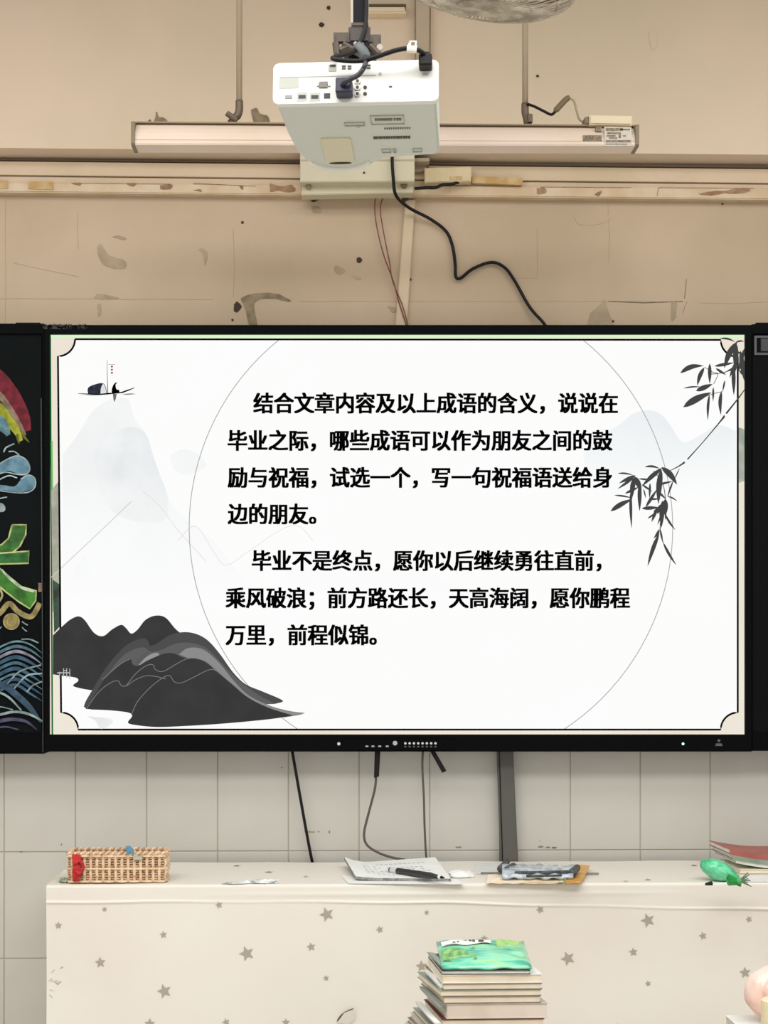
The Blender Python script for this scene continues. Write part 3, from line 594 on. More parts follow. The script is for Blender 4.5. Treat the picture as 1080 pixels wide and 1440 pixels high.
# ---------------- blackboard lamp ----------------
YLm = -.6
a, b = P(187, 172, YLm), P(895, 178, YLm); zt0, zb0 = P(187, 172, YLm).z, P(187, 209.5, YLm).z
zt1, zb1 = P(895, 177, YLm).z, P(895, 211, YLm).z
t = thing('board_lamp', 'long white blackboard lamp housing hung on two thin rods behind the projector', 'lamp', (P(540, 200, YLm).x, YLm, P(540, 210, YLm).z))
M_lamp = mat('lamp_white', (226, 206, 190), .45, col2=(220, 200, 180), scale=5); M_lamp.node_tree.nodes['Principled BSDF'].inputs['Specular IOR Level'].default_value = .4
prof = [(.03, 1.0), (.012, .99), (.002, .96), (-.010, .84), (-.020, .68), (-.027, .50), (-.030, .34), (-.031, .21), (-.0295, .20), (-.0295, .185), (-.032, .175), (-.033, .06), (-.031, 0), (.028, 0)]
def sweep(prof, xa, xb, za, zb, m, name, ex=0):
    """profile (y, fraction of height) swept from xa to xb; za, zb = (bottom, top) at each end"""
    bm = nb(); A = [bm.verts.new((xa, YLm+y, za[0]+(za[1]-za[0])*f)) for y, f in prof]; Bv = [bm.verts.new((xb, YLm+y, zb[0]+(zb[1]-zb[0])*f)) for y, f in prof]
    n = len(prof); bm.faces.new(A); bm.faces.new(Bv[::-1])
    for i in range(n): bm.faces.new((A[i], Bv[i], Bv[(i+1) % n], A[(i+1) % n]))
    return obj(name, bm, m, t)
xa, xb = a.x+.009, b.x-.009
sweep(prof, xa, xb, (zb0, zt0-.002), (zb1, zt1-.002), M_lamp, 'housing')
M_cap = mat('end_cap_brown', (128, 114, 92), .6)
big = [(-.036 if y < 0 and f > .0 else y, f*1.04-.02) for y, f in prof]
sweep(big, a.x, xa, (zb0, zt0), (zb0, zt0), M_cap, 'end_cap'); sweep(big, xb, b.x, (zb1, zt1), (zb1, zt1), M_cap, 'end_cap')
bm = nb(); prism(bm, [(xa, zt0-.003), (xb, zt1-.003), (xb, zt1), (xa, zt0)], YLm-.008, YLm+.03); obj('top_edge', bm, mat('lamp_edge', (150, 132, 106), .6), t)
M_lab = mat('silver_label', (206, 200, 190), .5, col2=(196, 184, 168), scale=60); M_lp = mat('label_print', (112, 98, 82), .8, col2=(150, 136, 116), scale=160)
lab = nb(); pxbox(lab, (850, 178), (888, 179), (888, 205), (850, 205), -.6335, -.625); lb = obj('rating_label', lab, M_lab, t)
bm = nb()
for r_ in [((852, 180), (876, 184)), ((854, 186), (870, 188.5)), ((872, 181), (886, 183)), ((853, 190), (866, 192)), ((870, 186), (873, 194)), ((852, 197), (887, 200)), ((852, 202), (882, 203.2)), ((856, 193), (868, 195)), ((876, 190), (880, 192))]:
    (u0, v0), (u1, v1) = r_; pxbox(bm, (u0, v0), (u1, v0), (u1, v1), (u0, v1), -.6342, -.6335)
obj('label_print', bm, M_lp, lb)
lab = nb()
for k in range(6): pxbox(lab, (820+k*4.5, 190), (823.8+k*4.5, 190), (823.8+k*4.5, 198), (820+k*4.5, 198), -.6325, -.625)
pxbox(lab, (838, 178), (846, 178), (846, 184), (838, 184), -.628, -.615); obj('printed_code', lab, M_lp, t)
bm = nb(); pxbox(bm, (829, 161.5), (889, 162.5), (889, 176), (829, 174.5), YLm-.02, YLm+.04, .003); drv = obj('driver_box', bm, mat('driver_cream', (222, 206, 172), .5), t)
bm = nb(); pxbox(bm, (822, 165), (829, 163), (829, 174), (822, 174), YLm-.012, YLm+.03, .002); obj('cable_gland', bm, M_cap, t)
# rods
M_rod = mat('rod_metal', (176, 158, 134), .4, metal=.2); M_elb = mat('rusty_clamp', (108, 94, 78), .5, metal=.3)
for (px, bot, clampx, lab_) in [(336.5, 146, 329, 'left'), (738.5, 150, 741, 'right')]:
    yr = YLm+.02
    p = P(px, bot, yr); r = thing('hanging_rod', 'thin cream rod from ceiling with brown elbow holding the %s end of the long lamp' % lab_, 'rod', (p.x, yr, p.z), group=None)
    w_ = .0075
    bm = nb(); tube(bm, [p, Vector((p.x, yr, 3.7))], w_, 12); obj('rod_tube', bm, M_rod, r, smooth=True)
    e = [P(px, bot-4, yr), P(px, bot+8, yr), P((px+clampx)/2+1, bot+17, yr), P(clampx, bot+20, yr), P(clampx-1 if lab_ == 'left' else clampx+2, 176, yr)]
    bm = nb(); tube(bm, smoothpts(e, 4), .0095, 10); obj('elbow', bm, M_elb, r, smooth=True)
    if lab_ == 'left':
        bm = nb(); c = P(326, 165, yr-.01); tube(bm, [c+Vector((-.012, 0, .01)), c+Vector((.012, 0, -.008))], .007, 8); tube(bm, [P(321, 158, yr), P(330, 170, yr)], .003, 6); tube(bm, [P(332, 160, yr), P(321, 171, yr)], .003, 6); obj('wing_nut', bm, M_elb, r)
    else:
        bm = nb(); c = P(745, 161, yr-.01); tube(bm, [c, c+Vector((0, 0, -.02))], .007, 8); obj('wing_nut', bm, M_elb, r)
t2 = thing('lamp_lead', 'dark supply lead with taped joint rising beside the right lamp rod', 'cable', P(790, 170, YLm))
obj('lead', wire([P(*p, YLm+.01) for p in [(741, 146), (752, 150), (764, 156), (775, 161), (781, 157)]], .0035), M_cable, t2, smooth=True)
bm = nb(); tube(bm, smoothpts([P(780, 157, YLm+.01), P(788, 148, YLm+.01), P(797, 139, YLm+.01), P(802, 138, YLm+.01)], 4), [.004]+[.0075]*10+[.0045, .003], 8); obj('taped_joint', bm, mat('brown_tape', (118, 100, 74), .6), t2)
obj('thin_lead', wire([P(*p, YLm+.01) for p in [(800, 138), (807, 142), (811, 156), (815, 168), (823, 172)]], .0028), mat('beige_lead', (168, 150, 122), .6), t2, smooth=True)

# ---------------- wire cage fan ----------------
YF = -1.05
fc = P(684, -42, YF); RF = .207
t = thing('caged_fan', 'grey ceiling fan in a dusty round wire cage cut by the top edge', 'fan', fc)
M_wirec = mat('dusty_wire', (196, 186, 166), .55, metal=.0, col2=(150, 138, 118), scale=30)
tilt = Matrix.Rotation(math.radians(9), 3, 'Y') @ Matrix.Rotation(math.radians(6), 3, 'X')
def fp(r, a, z): return fc + tilt @ Vector((r*math.cos(a), r*math.sin(a), z))
def domez(r): return -.012-.068*math.sqrt(max(0, 1-(r/RF)**2.6))
def domez_up(r): return .012+.05*math.sqrt(max(0, 1-(r/RF)**2.6))
bm = nb()
for k in range(64):
    a = 2*PI*k/64; tube(bm, [fp(r, a, domez(r)) for r in (.05, .09, .13, .165, .19, .2, RF)], .0017, 4, cap=False)
cg = obj('lower_cage_wires', bm, M_wirec, t); cg['kind'] = 'stuff'
bm = nb()
for k in range(60):
    a = 2*PI*k/60; tube(bm, [fp(r, a, domez_up(r)) for r in (.06, .12, .17, .195, RF)], .0013, 4, cap=False)
cg = obj('upper_cage_wires', bm, M_wirec, t); cg['kind'] = 'stuff'
def ring(r, z, th, name, m):
    bm = nb(); tube(bm, [fp(r, 2*PI*k/48, z) for k in range(49)], th, 6); obj(name, bm, m, t)
ring(RF, 0, .0045, 'rim_ring', M_elb); ring(RF, -.012, .002, 'cage_ring', M_wirec); ring(.165, domez(.165), .0018, 'cage_ring', M_wirec); ring(.11, domez(.11), .0016, 'cage_ring', M_wirec); ring(.05, domez(.05), .002, 'cage_ring', M_wirec)
bm = nb(); tube(bm, [fp(0, 0, -.083), fp(0, 0, -.077)], .052, 24); obj('centre_badge', bm, M_wirec, t)
bm = nb(); tube(bm, [fp(0, 0, -.03), fp(0, 0, .09)], .045, 20); obj('motor', bm, M_cap, t)
M_blade = mat('fan_blade', (128, 122, 106), .5)
for k in range(3):
    bm = nb(); a0 = 2*PI*k/3; vs1, vs2 = [], []
    rows = []
    for r in (.045, .09, .14, .175):
        row = [fp(r, a0+da, -.005+.03*(da/.45)) for da in (-.45*(r/.175)**.5, -.2, 0, .2, .42*(r/.175)**.5)]
        rows.append([bm.verts.new(v) for v in row])
    for A_, B_ in zip(rows, rows[1:]):
        for i in range(4): bm.faces.new((A_[i], A_[i+1], B_[i+1], B_[i]))
    o = obj('blade', bm, M_blade, t, smooth=True); s = o.modifiers.new('s', 'SOLIDIFY'); s.thickness = .002
bm = nb(); tube(bm, [fp(0, 0, .08), Vector((fc.x, fc.y, 3.7))], .012, 12); obj('down_rod', bm, M_rod, t)
# a few dust tufts hanging on the rim
bm = nb()
for k in range(14):
    a = PI*.28+PI*.62*k/14+random.uniform(-.04, .04); p = fp(RF, a, -.01); tube(bm, [p, p+Vector((random.uniform(-.006, .006), 0, -random.uniform(.006, .016)))], [.0035, .001], 5)
o = obj('dust_tuft', bm, mat('dust', (98, 86, 68), .95), t); o['kind'] = 'stuff'

# ---------------- projector ----------------
ZC = 2.8; ppm = F/ZC
YP = -D+ZC
pc = P(499.8, 144, YP)                                   # bottom centre of the rear face
proj = thing('projector', 'white ceiling projector showing its rear sockets and grey underside', 'projector', pc)
RP = Matrix.Rotation(math.radians(-5.0), 3, 'Z') @ Matrix.Rotation(math.radians(-6.0), 3, 'X')
def pl(v): return RP @ Vector(v)
def pobj(name, bm, m, parent=None, smooth=False):
    for v in bm.verts: v.co = pl(v.co)
    return obj(name, bm, m, parent or proj, smooth, world=False)
def rr_(px, py):   # pixel on rear face -> local x, z
    return (px-382.5)/ppm-.1502, ((148.5-8*(px-383)/234)-py)/ppm
H = .0775
def roundrect(x0, x1, z0, z1, r, n=5):
    pts = []
    for cx_, cz_, a0 in ((x1-r, z1-r, 0), (x0+r, z1-r, 90), (x0+r, z0+r, 180), (x1-r, z0+r, 270)):
        for k in range(n+1): a = math.radians(a0+90*k/n); pts.append((cx_+r*math.cos(a), cz_+r*math.sin(a)))
    return pts
# rear rim plate
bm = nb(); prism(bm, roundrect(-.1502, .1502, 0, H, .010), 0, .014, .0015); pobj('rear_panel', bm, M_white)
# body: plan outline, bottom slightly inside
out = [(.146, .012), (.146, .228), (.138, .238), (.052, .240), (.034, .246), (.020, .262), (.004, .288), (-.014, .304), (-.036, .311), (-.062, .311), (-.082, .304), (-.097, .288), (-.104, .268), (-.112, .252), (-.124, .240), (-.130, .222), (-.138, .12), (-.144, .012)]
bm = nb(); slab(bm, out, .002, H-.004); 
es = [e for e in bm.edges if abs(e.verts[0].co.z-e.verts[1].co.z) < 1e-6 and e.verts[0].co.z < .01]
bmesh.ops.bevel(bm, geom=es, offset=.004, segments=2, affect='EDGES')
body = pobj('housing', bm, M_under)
M_rec = mat('lens_recess', (214, 206, 176), .5)
bm = nb(); slab(bm, roundrect(-.079, -.022, .150, .262, .006), -.0008, .002); pobj('lens_recess', bm, M_rec, body)
# curved lip around the lens window
bm = nb(); arc = [Vector((-.051+.060*math.cos(a), .250+.046*math.sin(a), .001)) for a in [math.radians(15+150*k/14) for k in range(15)]]
tube(bm, arc, [.001]+[.0065]*13+[.001], 8); pobj('lens_lip', bm, mat('lip_white', (232, 232, 220), .45), body, smooth=True)
bm = nb(); slab(bm, [(-.051+.022*math.cos(a), .262+.004*math.sin(a)) for a in [k*PI/8 for k in range(16)]], -.0020, .001); pobj('lens_slot', bm, M_hole, body)
M_line = mat('panel_line', (176, 178, 164), .6); M_ink = mat('underside_print', (120, 120, 108), .7); M_ink2 = mat('underside_print_dark', (84, 82, 74), .7)
def ubox(x0, x1, y0, y1, m, name, z=-.0006):
    bm = nb(); box(bm, x0, x1, y0, y1, z, .002); return pobj(name, bm, m, body)
def uo(x0, x1, y0, y1, m, name, th=.0008):
    bm = nb(); 
    for q_ in ((x0, x1, y0, y0+th*2), (x0, x1, y1-th*2, y1), (x0, x0+th, y0, y1), (x1-th, x1, y0, y1)): box(bm, q_[0], q_[1], q_[2], q_[3], -.0004, .002)
    return pobj(name, bm, m, body)
uo(.022, .084, .058, .096, M_line, 'label_outline'); 
bm = nb(); random.seed(5)
for k in range(10): box(bm, .03+k*.005, .0325+k*.005+random.uniform(0, .002), .072, .078, -.0006, .002)
for k in range(12): box(bm, .045+k*.0042, .0475+k*.0042, .112, .116, -.0006, .002)
pobj('small_print', bm, M_ink, body)
bm = nb()
for k in range(15): box(bm, .022+k*.0047, .0256+k*.0047+random.uniform(0, .0009), .150, .157, -.0006, .002)
pobj('brand_print', bm, M_ink2, body)
for q_ in [(.034, .052, .206, .222), (.056, .062, .206, .222), (.094, .112, .206, .222), (-.028, .01, .085, .10)]: uo(*q_, M_line, 'moulded_mark')
for (x_, y_) in [(-.003, .10)]:
    bm = nb(); tube(bm, [(x_, y_, -.0015), (x_, y_, .002)], .0035, 10); pobj('screw', bm, M_line, body)
# rear sockets
M_sock = mat('socket_dark', (46, 44, 44), .5); M_steel = mat('socket_steel', (170, 168, 160), .35, metal=.5); M_gl = mat('panel_grey', (178, 180, 170), .5)
def rbox(u0, v0, u1, v1, m, name, d0=-.0012, d1=.002, bev=0, parent=None):
    (x0_, z1_), (x1_, z0_) = rr_(u0, v0), rr_(u1, v1); bm = nb(); box(bm, x0_, x1_, d0, d1, min(z0_, z1_), max(z0_, z1_), bev); return pobj(name, bm, m, parent)
rbox(391, 110, 419, 124.5, M_gl, 'cover_plate', -.0006)
(xa_, za_), (xb_, zb_) = rr_(392, 109), rr_(528, 104.5); bm = nb(); box(bm, xa_, xb_, -.0006, .002, za_-.0008, za_+.0008); pobj('panel_groove', bm, mat('groove', (168, 168, 160), .6))
rbox(400, 135.5, 410, 140, mat('usb_grey', (140, 138, 132), .4), 'usb_socket')
for u in (424, 442):
    rbox(u-7.5, 131, u+7.5, 143.5, M_gl, 'socket_surround', -.0004); rbox(u-5, 135, u+5, 139.5, M_sock, 'video_socket')
rbox(454-6, 115.5, 454+6, 123.5, mat('vga_grey', (110, 104, 98), .4), 'vga_socket', -.003)
for u in (446, 462.5): rbox(u-1.5, 117.5, u+1.5, 121.5, M_steel, 'socket_screw', -.003)
rbox(455, 132, 463.5, 139, M_sock, 'network_socket')
for (u, v) in ((502.3, 114.3), (502.3, 123.5), (502.3, 133)):
    x_, z_2 = rr_(u, v); bm = nb(); tube(bm, [(x_, -.004, z_2), (x_, .002, z_2)], .0052, 12); rca = pobj('round_jack', bm, M_steel); bm = nb(); tube(bm, [(x_, -.0055, z_2), (x_, -.003, z_2)], .0028, 10); pobj('jack_core', bm, M_sock, rca)
for (u, v) in ((513, 122.5), (513, 132)):
    x_, z_2 = rr_(u, v); bm = nb(); tube(bm, [(x_, -.0012, z_2), (x_, .002, z_2)], .0034, 10); pobj('audio_jack', bm, M_sock)
rbox(461, 89.5, 472, 99, mat('latch_grey', (172, 172, 160), .5), 'latch', -.001); rbox(463, 90, 471, 92.5, M_sock, 'latch_slot', -.002)
for (u, v) in ((480, 90.5), (488, 90.5), (480, 94), (488, 94), (515, 89), (515, 93)): rbox(u, v, u+5.5, v+2, M_ink2, 'vent_slot')
rbox(532, 100.5, 536, 104, M_line, 'small_mark'); rbox(546.5, 120, 551, 122, M_ink2, 'lock_slot')
rbox(594, 101.5, 602, 103.5, M_line, 'socket_print')
# plugs
rbox(473, 118.5, 496, 140, mat('navy_plug', (34, 34, 58), .45), 'vga_plug', -.030, -.001, .003)
rbox(589, 82, 607.5, 98.5, M_cable, 'power_plug', -.028, -.001, .003)
rbox(591, 78, 604, 84, M_cable, 'power_plug_neck', -.026, -.006, .003)
# ceiling mount
mt = thing('ceiling_mount', 'dark metal ceiling mount and pole holding the projector', 'projector mount', P(505, 80, YP+.12))
YM = YP+.12
M_dk = mat('mount_dark', (22, 21, 26), .45, metal=.2); M_mid = mat('mount_grey', (78, 68, 58), .45, metal=.3); M_dk.node_tree.nodes['Principled BSDF'].inputs['Specular IOR Level'].default_value = .15
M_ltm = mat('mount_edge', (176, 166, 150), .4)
def mbox(u0, v0, u1, v1, ya, yb, m, name, bev=.002):
    bm = nb(); pxbox(bm, (u0, v0), (u1, v0), (u1, v1), (u0, v1), ya, yb, bev); return obj(name, bm, m, mt)
a, b = P(494, 0, YM), P(517, 0, YM)
bm = nb(); box(bm, a.x, b.x, YM, YM+.03, P(0, 32, YM).z, 3.7, .002); obj('pole', bm, M_dk, mt)
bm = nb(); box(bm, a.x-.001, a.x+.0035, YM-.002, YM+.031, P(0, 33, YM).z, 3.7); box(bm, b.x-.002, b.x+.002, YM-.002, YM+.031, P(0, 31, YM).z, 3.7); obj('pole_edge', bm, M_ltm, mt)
mbox(494, 31, 518, 37, YM-.006, YM+.034, M_mid, 'pole_collar')
mbox(490, 37, 521, 60, YM-.008, YM+.04, mat('mount_block', (66, 57, 54), .5), 'tilt_block', .004)
mbox(469, 44, 491, 62, YM-.012, YM+.02, M_mid, 'side_clamp', .005); mbox(521, 47, 536, 69, YM-.012, YM+.02, M_mid, 'side_clamp', .005)
mbox(484, 58, 530, 72, YM-.01, YM+.05, M_dk, 'swivel_plate', .003)
for (u, v, r) in ((472, 62, .005), (480, 66, .005), (488, 68, .004), (500, 61, .004), (509, 62, .004), (534, 66, .006)):
    bm = nb(); c = P(u, v, YM-.014); tube(bm, [c, c+Vector((0, .02, 0))], r, 8); obj('bolt', bm, M_ltm, mt)
for s in [((482, 62), (510, 78)), ((520, 64), (532, 76)), ((472, 60), (474, 76)), ((490, 66), (478, 72))]:
    bm = nb(); tube(bm, [P(*s[0], YM-.016), P(*s[1], YM-.016)], .0065, 8); obj('strut', bm, M_mid, mt)
bm = nb(); tube(bm, smoothpts([P(503, 66, YM-.02), P(511, 74, YM-.03), P(514, 82, YM-.03)], 4), .011, 10); obj('ball_joint_arm', bm, mat('slate_clamp', (84, 90, 92), .5), mt, smooth=True)
bm = nb(); tube(bm, [P(505, 70, YM+.02), P(505, 92, YM+.02)], .02, 12); obj('mount_stem', bm, M_dk, mt)
# cables at the projector
plg = pc + pl(((598-382.5)/ppm-.1502, -.016, H-.002)); vg = pc + pl(((483.5-382.5)/ppm-.1502, -.020, .027))
pw = [P(598, 82, YP-.02), P(596, 76, YP-.03), P(588, 70.5, YP-.04), P(576, 68, YP-.045), P(560, 70, YP-.045), P(545, 74.5, YP-.04), P(528, 80.5, YP-.03), P(512, 85, YP-.02), P(495, 86, YP-.02), P(478, 84.5, YP-.02), P(467.5, 82, YP-.01), P(476, 79, YP+.02), P(490, 75.5, YP+.05), P(499, 71, YM-.03), P(506, 60, YM-.02), P(513, 42, YM-.015), P(515, 20, YM-.012), P(515, -10, YM-.012)]
t = thing('projector_power_cord', 'thick black cord arching over projector top with white tag', 'cable', pw[10])
obj('cord', wire(pw, .0042), M_cable, t, smooth=True)
bm = nb(); tube(bm, [P(572, 68.7, YP-.045), P(586, 70, YP-.045)], .0062, 10); obj('white_tag_collar', bm, mat('tag_white', (236, 228, 216), .5), t)
bm = nb(); frame(576, 57, 586, 66, 578, 58.5, 583.5, 64, YP-.047, YP-.044, bm); pxbox(bm, (573, 66), (575, 66), (577, 57), (576, 56), YP-.047, YP-.044); obj('tag_flag', bm, bpy.data.materials['tag_white'], t)
t = thing('video_cord', 'black video cord dropping from the ceiling mount to the navy plug', 'cable', P(483, 120, YP-.02))
obj('cord', wire([P(481, 121, YP-.02), P(484, 116, YP-.035), P(493, 111, YP-.04), P(503, 106, YP-.04), P(510, 98, YP-.04), P(514, 89, YP-.03), P(514, 80, YM-.04), P(513, 74, YM-.03)], .0046), mat('slate_cable', (40, 38, 44), .45), t, smooth=True)

# ---------------- lecture desk and cloth ----------------
ZT = P(540, 1210, 0).z-.0
YFr = -.445
xL = P(65, 1245, YFr).x; XE = 1.75
ZT = P(65, 1245, YFr).z
desk = thing('lecture_desk', 'long desk against the tiled wall hidden under star patterned cloth', 'desk', ((xL+XE)/2, -.24, 0))
bm = nb(); box(bm, xL+.008, XE-.01, YFr+.014, -.054, ZT-.03, ZT-.006); obj('desk_top', bm, mat('desk_wood', (150, 120, 90), .5, var=.2), desk)
bm = nb(); box(bm, xL+.012, XE-.012, YFr+.018, -.056, .0, ZT-.03); obj('desk_body', bm, bpy.data.materials['desk_wood'], desk)
M_cloth = mat('cloth_cream', (234, 231, 221), .5, col2=(232, 225, 213), scale=2.0, bump=.06, bscale=18)
def cy_(x, z):
    """front sheet surface"""
    d = ZT-z
    s = min(1, d/.25)
    cr = -(.0026+.0012*math.sin(x*7))*math.exp(-((d-(.046+.003*math.sin(x*3.1)+max(0, x-.25)*.028+.0012*math.sin(x*17)))/.003)**2)-.002*math.exp(-((d-.026)/.006)**2)*max(0, math.sin(x*2.3+1))
    return YFr+s*.004*math.sin(x*5.3+1.2*math.sin(z*4))+s*.0025*math.sin(x*13+z*6)+cr-.0015*s*math.sin(z*9+x*2)
bm = nb()
NX = 180; xs = [xL+(XE-xL)*i/NX for i in range(NX+1)]
prof = [('t', -.050), ('t', -.1), ('t', -.2), ('t', -.3), ('t', -.38), ('t', YFr+.02)]+[('c', math.radians(a_)) for a_ in (8, 25, 42, 60, 78)]+[('f', .009)]+[('f', .011+.0022*k) for k in range(1, 42)]+[('f', .104+.008*k) for k in range(0, 11)]+[('f', .2+.05*k) for k in range(0, 15)]
rows = []
for kind, v in prof:
    row = []
    for x in xs:
        if kind == 't': z = ZT+.0006*math.sin(x*9+v*20)+.0005*math.sin(x*23); yy = v; co = (x, yy, z)
        elif kind == 'c': co = (x, YFr+.007-.007*math.sin(v), ZT-.007+.007*math.cos(v))
        else: co = (x, cy_(x, ZT-v), ZT-v)
        row.append(bm.verts.new(co))
    rows.append(row)
for A_, B_ in zip(rows, rows[1:]):
    for i in range(NX): bm.faces.new((A_[i], A_[i+1], B_[i+1], B_[i]))
# left side sheet
sy = [YFr+.002]+[-.4+.035*k for k in range(11)]
prev = None
for v in [.001, .006]+[.02+.05*k for k in range(18)]:
    row = [bm.verts.new((xL+.001-.004*math.sin(y_*30)*min(1, v/.1), y_ if k_ else cy_(xL, ZT-v), ZT-v)) for k_, y_ in enumerate(sy)]
    if prev:
        for i in range(len(row)-1): bm.faces.new((prev[i], prev[i+1], row[i+1], row[i]))
    prev = row
cloth = obj('tablecloth', bm, M_cloth, smooth=True, base=((xL+XE)/2, YFr, ZT-.9))
tag(cloth, 'cream tablecloth with scattered grey stars draped over the long desk', 'tablecloth')
M_star = mat('star_grey', (172, 162, 146), .7)
def star(px, py, r_px, rot=0):
    c = P(px, py, YFr); bm = nb(); s = r_px/(F/(D+YFr)); pts = []
    for k in range(10):
        a = math.radians(90+36*k)+rot; rr0 = s if k % 2 == 0 else s*.42; pts.append((c.x+rr0*math.cos(a), c.z+rr0*math.sin(a)))
    cv = bm.verts.new((c.x, cy_(c.x, c.z)-.0014, c.z)); vs = [bm.verts.new((x, cy_(x, z)-.0014, z)) for x, z in pts]
    for i in range(10): bm.faces.new((cv, vs[i], vs[(i+1) % 10]))
    obj('printed_star', bm, M_star, cloth)
for s in [(147, 1278.5, 4, .2), (308, 1272.5, 5.5, .3), (82, 1301.5, 5.5, 0), (230, 1314, 5.5, .1), (459.5, 1285.5, 10.5, .35), (534, 1307, 5.5, .3), (437.5, 1331, 6.5, .2), (347, 1340.5, 11, .35), (141, 1353.5, 8, .1), (231.5, 1393, 10.5, .3), (458.5, 1375, 4.5, .1), (211, 1439, 8, 0), (318, 1437, 6, .3), (402, 1438, 6, 0),
          (593, 1359, 8.5, .1), (681, 1320, 5.5, 0), (600, 1283, 4, 0), (759.5, 1279, 6, .4), (911, 1294, 10.5, .35), (890.5, 1338.5, 6.5, .1), (798.5, 1347.5, 10.5, .4), (988, 1315.5, 6, .25), (1053, 1292.5, 5, .4), (1047, 1367, 8.5, .1), (911, 1382.5, 4.5, .2), (868, 1446, 8, 0)]: star(*s)
for (px, py, rx) in [(333, 1218, 7), (378, 1227, 8), (976, 1217.5, 7), (911, 1237.5, 6), (430, 1233, 5), (880, 1240, 5)]:
    c = PZ(px, py, ZT); s = rx/530; bm = nb(); cv = bm.verts.new(c+Vector((0, 0, .002)))
    vs = [bm.verts.new(c+Vector((s*(1 if k % 2 == 0 else .42)*math.cos(math.radians(90+36*k)), s*(1 if k % 2 == 0 else .42)*math.sin(math.radians(90+36*k)), .002))) for k in range(10)]
    for i in range(10): bm.faces.new((cv, vs[i], vs[(i+1) % 10]))
    obj('printed_star', bm, M_star, cloth)
# small tear flap and scuffs
c = [P(474, 1438, YFr), P(484, 1423, YFr), P(498, 1417, YFr), P(499, 1432, YFr), P(490, 1440, YFr)]
bm = nb(); ys = [-.004, -.012, -.014, -.006, -.004]; vs = [bm.verts.new((p.x, cy_(p.x, p.z)+o_, p.z)) for p, o_ in zip(c, ys)]; bm.faces.new(vs); obj('torn_flap', bm, M_cloth, cloth)
bm = nb(); tube(bm, smoothpts([Vector((p.x, cy_(p.x, p.z)-.003, p.z)) for p in (P(474, 1436, YFr), P(482, 1426, YFr), P(497, 1418, YFr))], 4), [.0008]+[.0022]*7+[.0008], 6); obj('tear_edge', bm, M_gap, cloth)
M_scuff = mat('scuff', (206, 196, 178), .8); random.seed(11)
for k in range(9):
    px, py = 68+random.random()*20, 1358+random.random()*42; p = P(px, py, YFr); bm = nb(); tube(bm, [Vector((p.x, cy_(p.x, p.z)-.0006, p.z)), Vector((p.x+.008, cy_(p.x+.008, p.z)-.0006, p.z-random.uniform(-.008, .008)))], .0012, 4); obj('scuff_mark', bm, M_star if k % 3 == 0 else M_scuff, cloth)

# ---------------- wicker basket ----------------
YK = -.415; ZD = ZT+.0012
bl_, br_ = P(97, 1243, YK).x, P(231, 1243, YK).x
dp = .075
bc = Vector(((bl_+br_)/2, YK+dp/2, ZD))
bk = thing('wicker_basket', 'small rectangular tan wicker basket with red yarn and blue clip at desk left', 'basket', bc)
M_wick = mat('wicker', (238, 212, 180), .7, col2=(222, 190, 154), scale=60); M_wick2 = mat('wicker_dark', (214, 180, 146), .7, col2=(176, 138, 106), scale=60)
hw, hd, hh = (br_-bl_)/2, dp/2, .073
def bper(s, off=0, flare=0):
    """point on rounded-rectangle perimeter, s in 0..1, starting front-left going right"""
    Wd, Dd = 2*hw, 2*hd; tot = 2*(Wd+Dd); d = (s % 1)*tot
    if d < Wd: x, y_, n = -hw+d, -hd, (0, -1)
    elif d < Wd+Dd: x, y_, n = hw, -hd+(d-Wd), (1, 0)
    elif d < 2*Wd+Dd: x, y_, n = hw-(d-Wd-Dd), hd, (0, 1)
    else: x, y_, n = -hw, hd-(d-2*Wd-Dd), (-1, 0)
    return Vector((x+n[0]*off, y_+n[1]*off, 0))
NS = 40
for k in range(NS):
    s = (k+.5)/NS; bm = nb()
    pts = [bc+bper(s, .004 if (j % 2 == 0) else -.001)+Vector((0, 0, .003+hh*j/6)) for j in range(7)]
    tube(bm, pts, .0042, 6); obj('upright_cane', bm, M_wick, bk, smooth=True)
for j in range(11):
    z = .004+j*(hh-.008)/10; bm = nb(); big_ = j in (0, 5, 10)
    pts = [bc+bper(i/160, (.0036 if big_ else 0)+.0022*math.sin(i/160*NS*PI+(PI if j % 2 else 0)))+Vector((0, 0, z)) for i in range(161)]
    tube(bm, pts, .0034 if big_ else .0026, 5); obj('weaving_strand', bm, M_wick if big_ else M_wick2, bk)
for ph in (0, PI):
    bm = nb(); pts = [bc+bper(i/240, .003+.003*math.cos(i/240*NS*2*PI+ph))+Vector((0, 0, hh+.002+.003*math.sin(i/240*NS*2*PI+ph))) for i in range(241)]
    tube(bm, pts, .0032, 5); obj('braided_rim', bm, M_wick if ph == 0 else M_wick2, bk)
bm = nb(); box(bm, bc.x-hw+.003, bc.x+hw-.003, bc.y-hd+.003, bc.y+hd-.003, ZD+.001, ZD+.004); obj('base', bm, M_wick2, bk)
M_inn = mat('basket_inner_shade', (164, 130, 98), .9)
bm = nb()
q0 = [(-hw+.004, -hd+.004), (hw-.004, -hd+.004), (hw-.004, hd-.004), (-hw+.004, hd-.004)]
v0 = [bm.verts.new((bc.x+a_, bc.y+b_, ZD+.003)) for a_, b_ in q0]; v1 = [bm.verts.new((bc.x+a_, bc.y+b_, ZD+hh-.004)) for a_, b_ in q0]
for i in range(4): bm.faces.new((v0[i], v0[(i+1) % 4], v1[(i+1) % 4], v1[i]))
obj('inner_shade_sheet', bm, M_inn, bk)  # sheet inside the canes, the basket's inner shade put into its colour
M_red = mat('red_yarn', (214, 52, 52), .8, col2=(172, 34, 40), scale=80)
t = thing('red_yarn', 'bright red yarn tuft hanging over the basket front left corner', 'yarn', P(107, 1243, YK-.01))
random.seed(4)
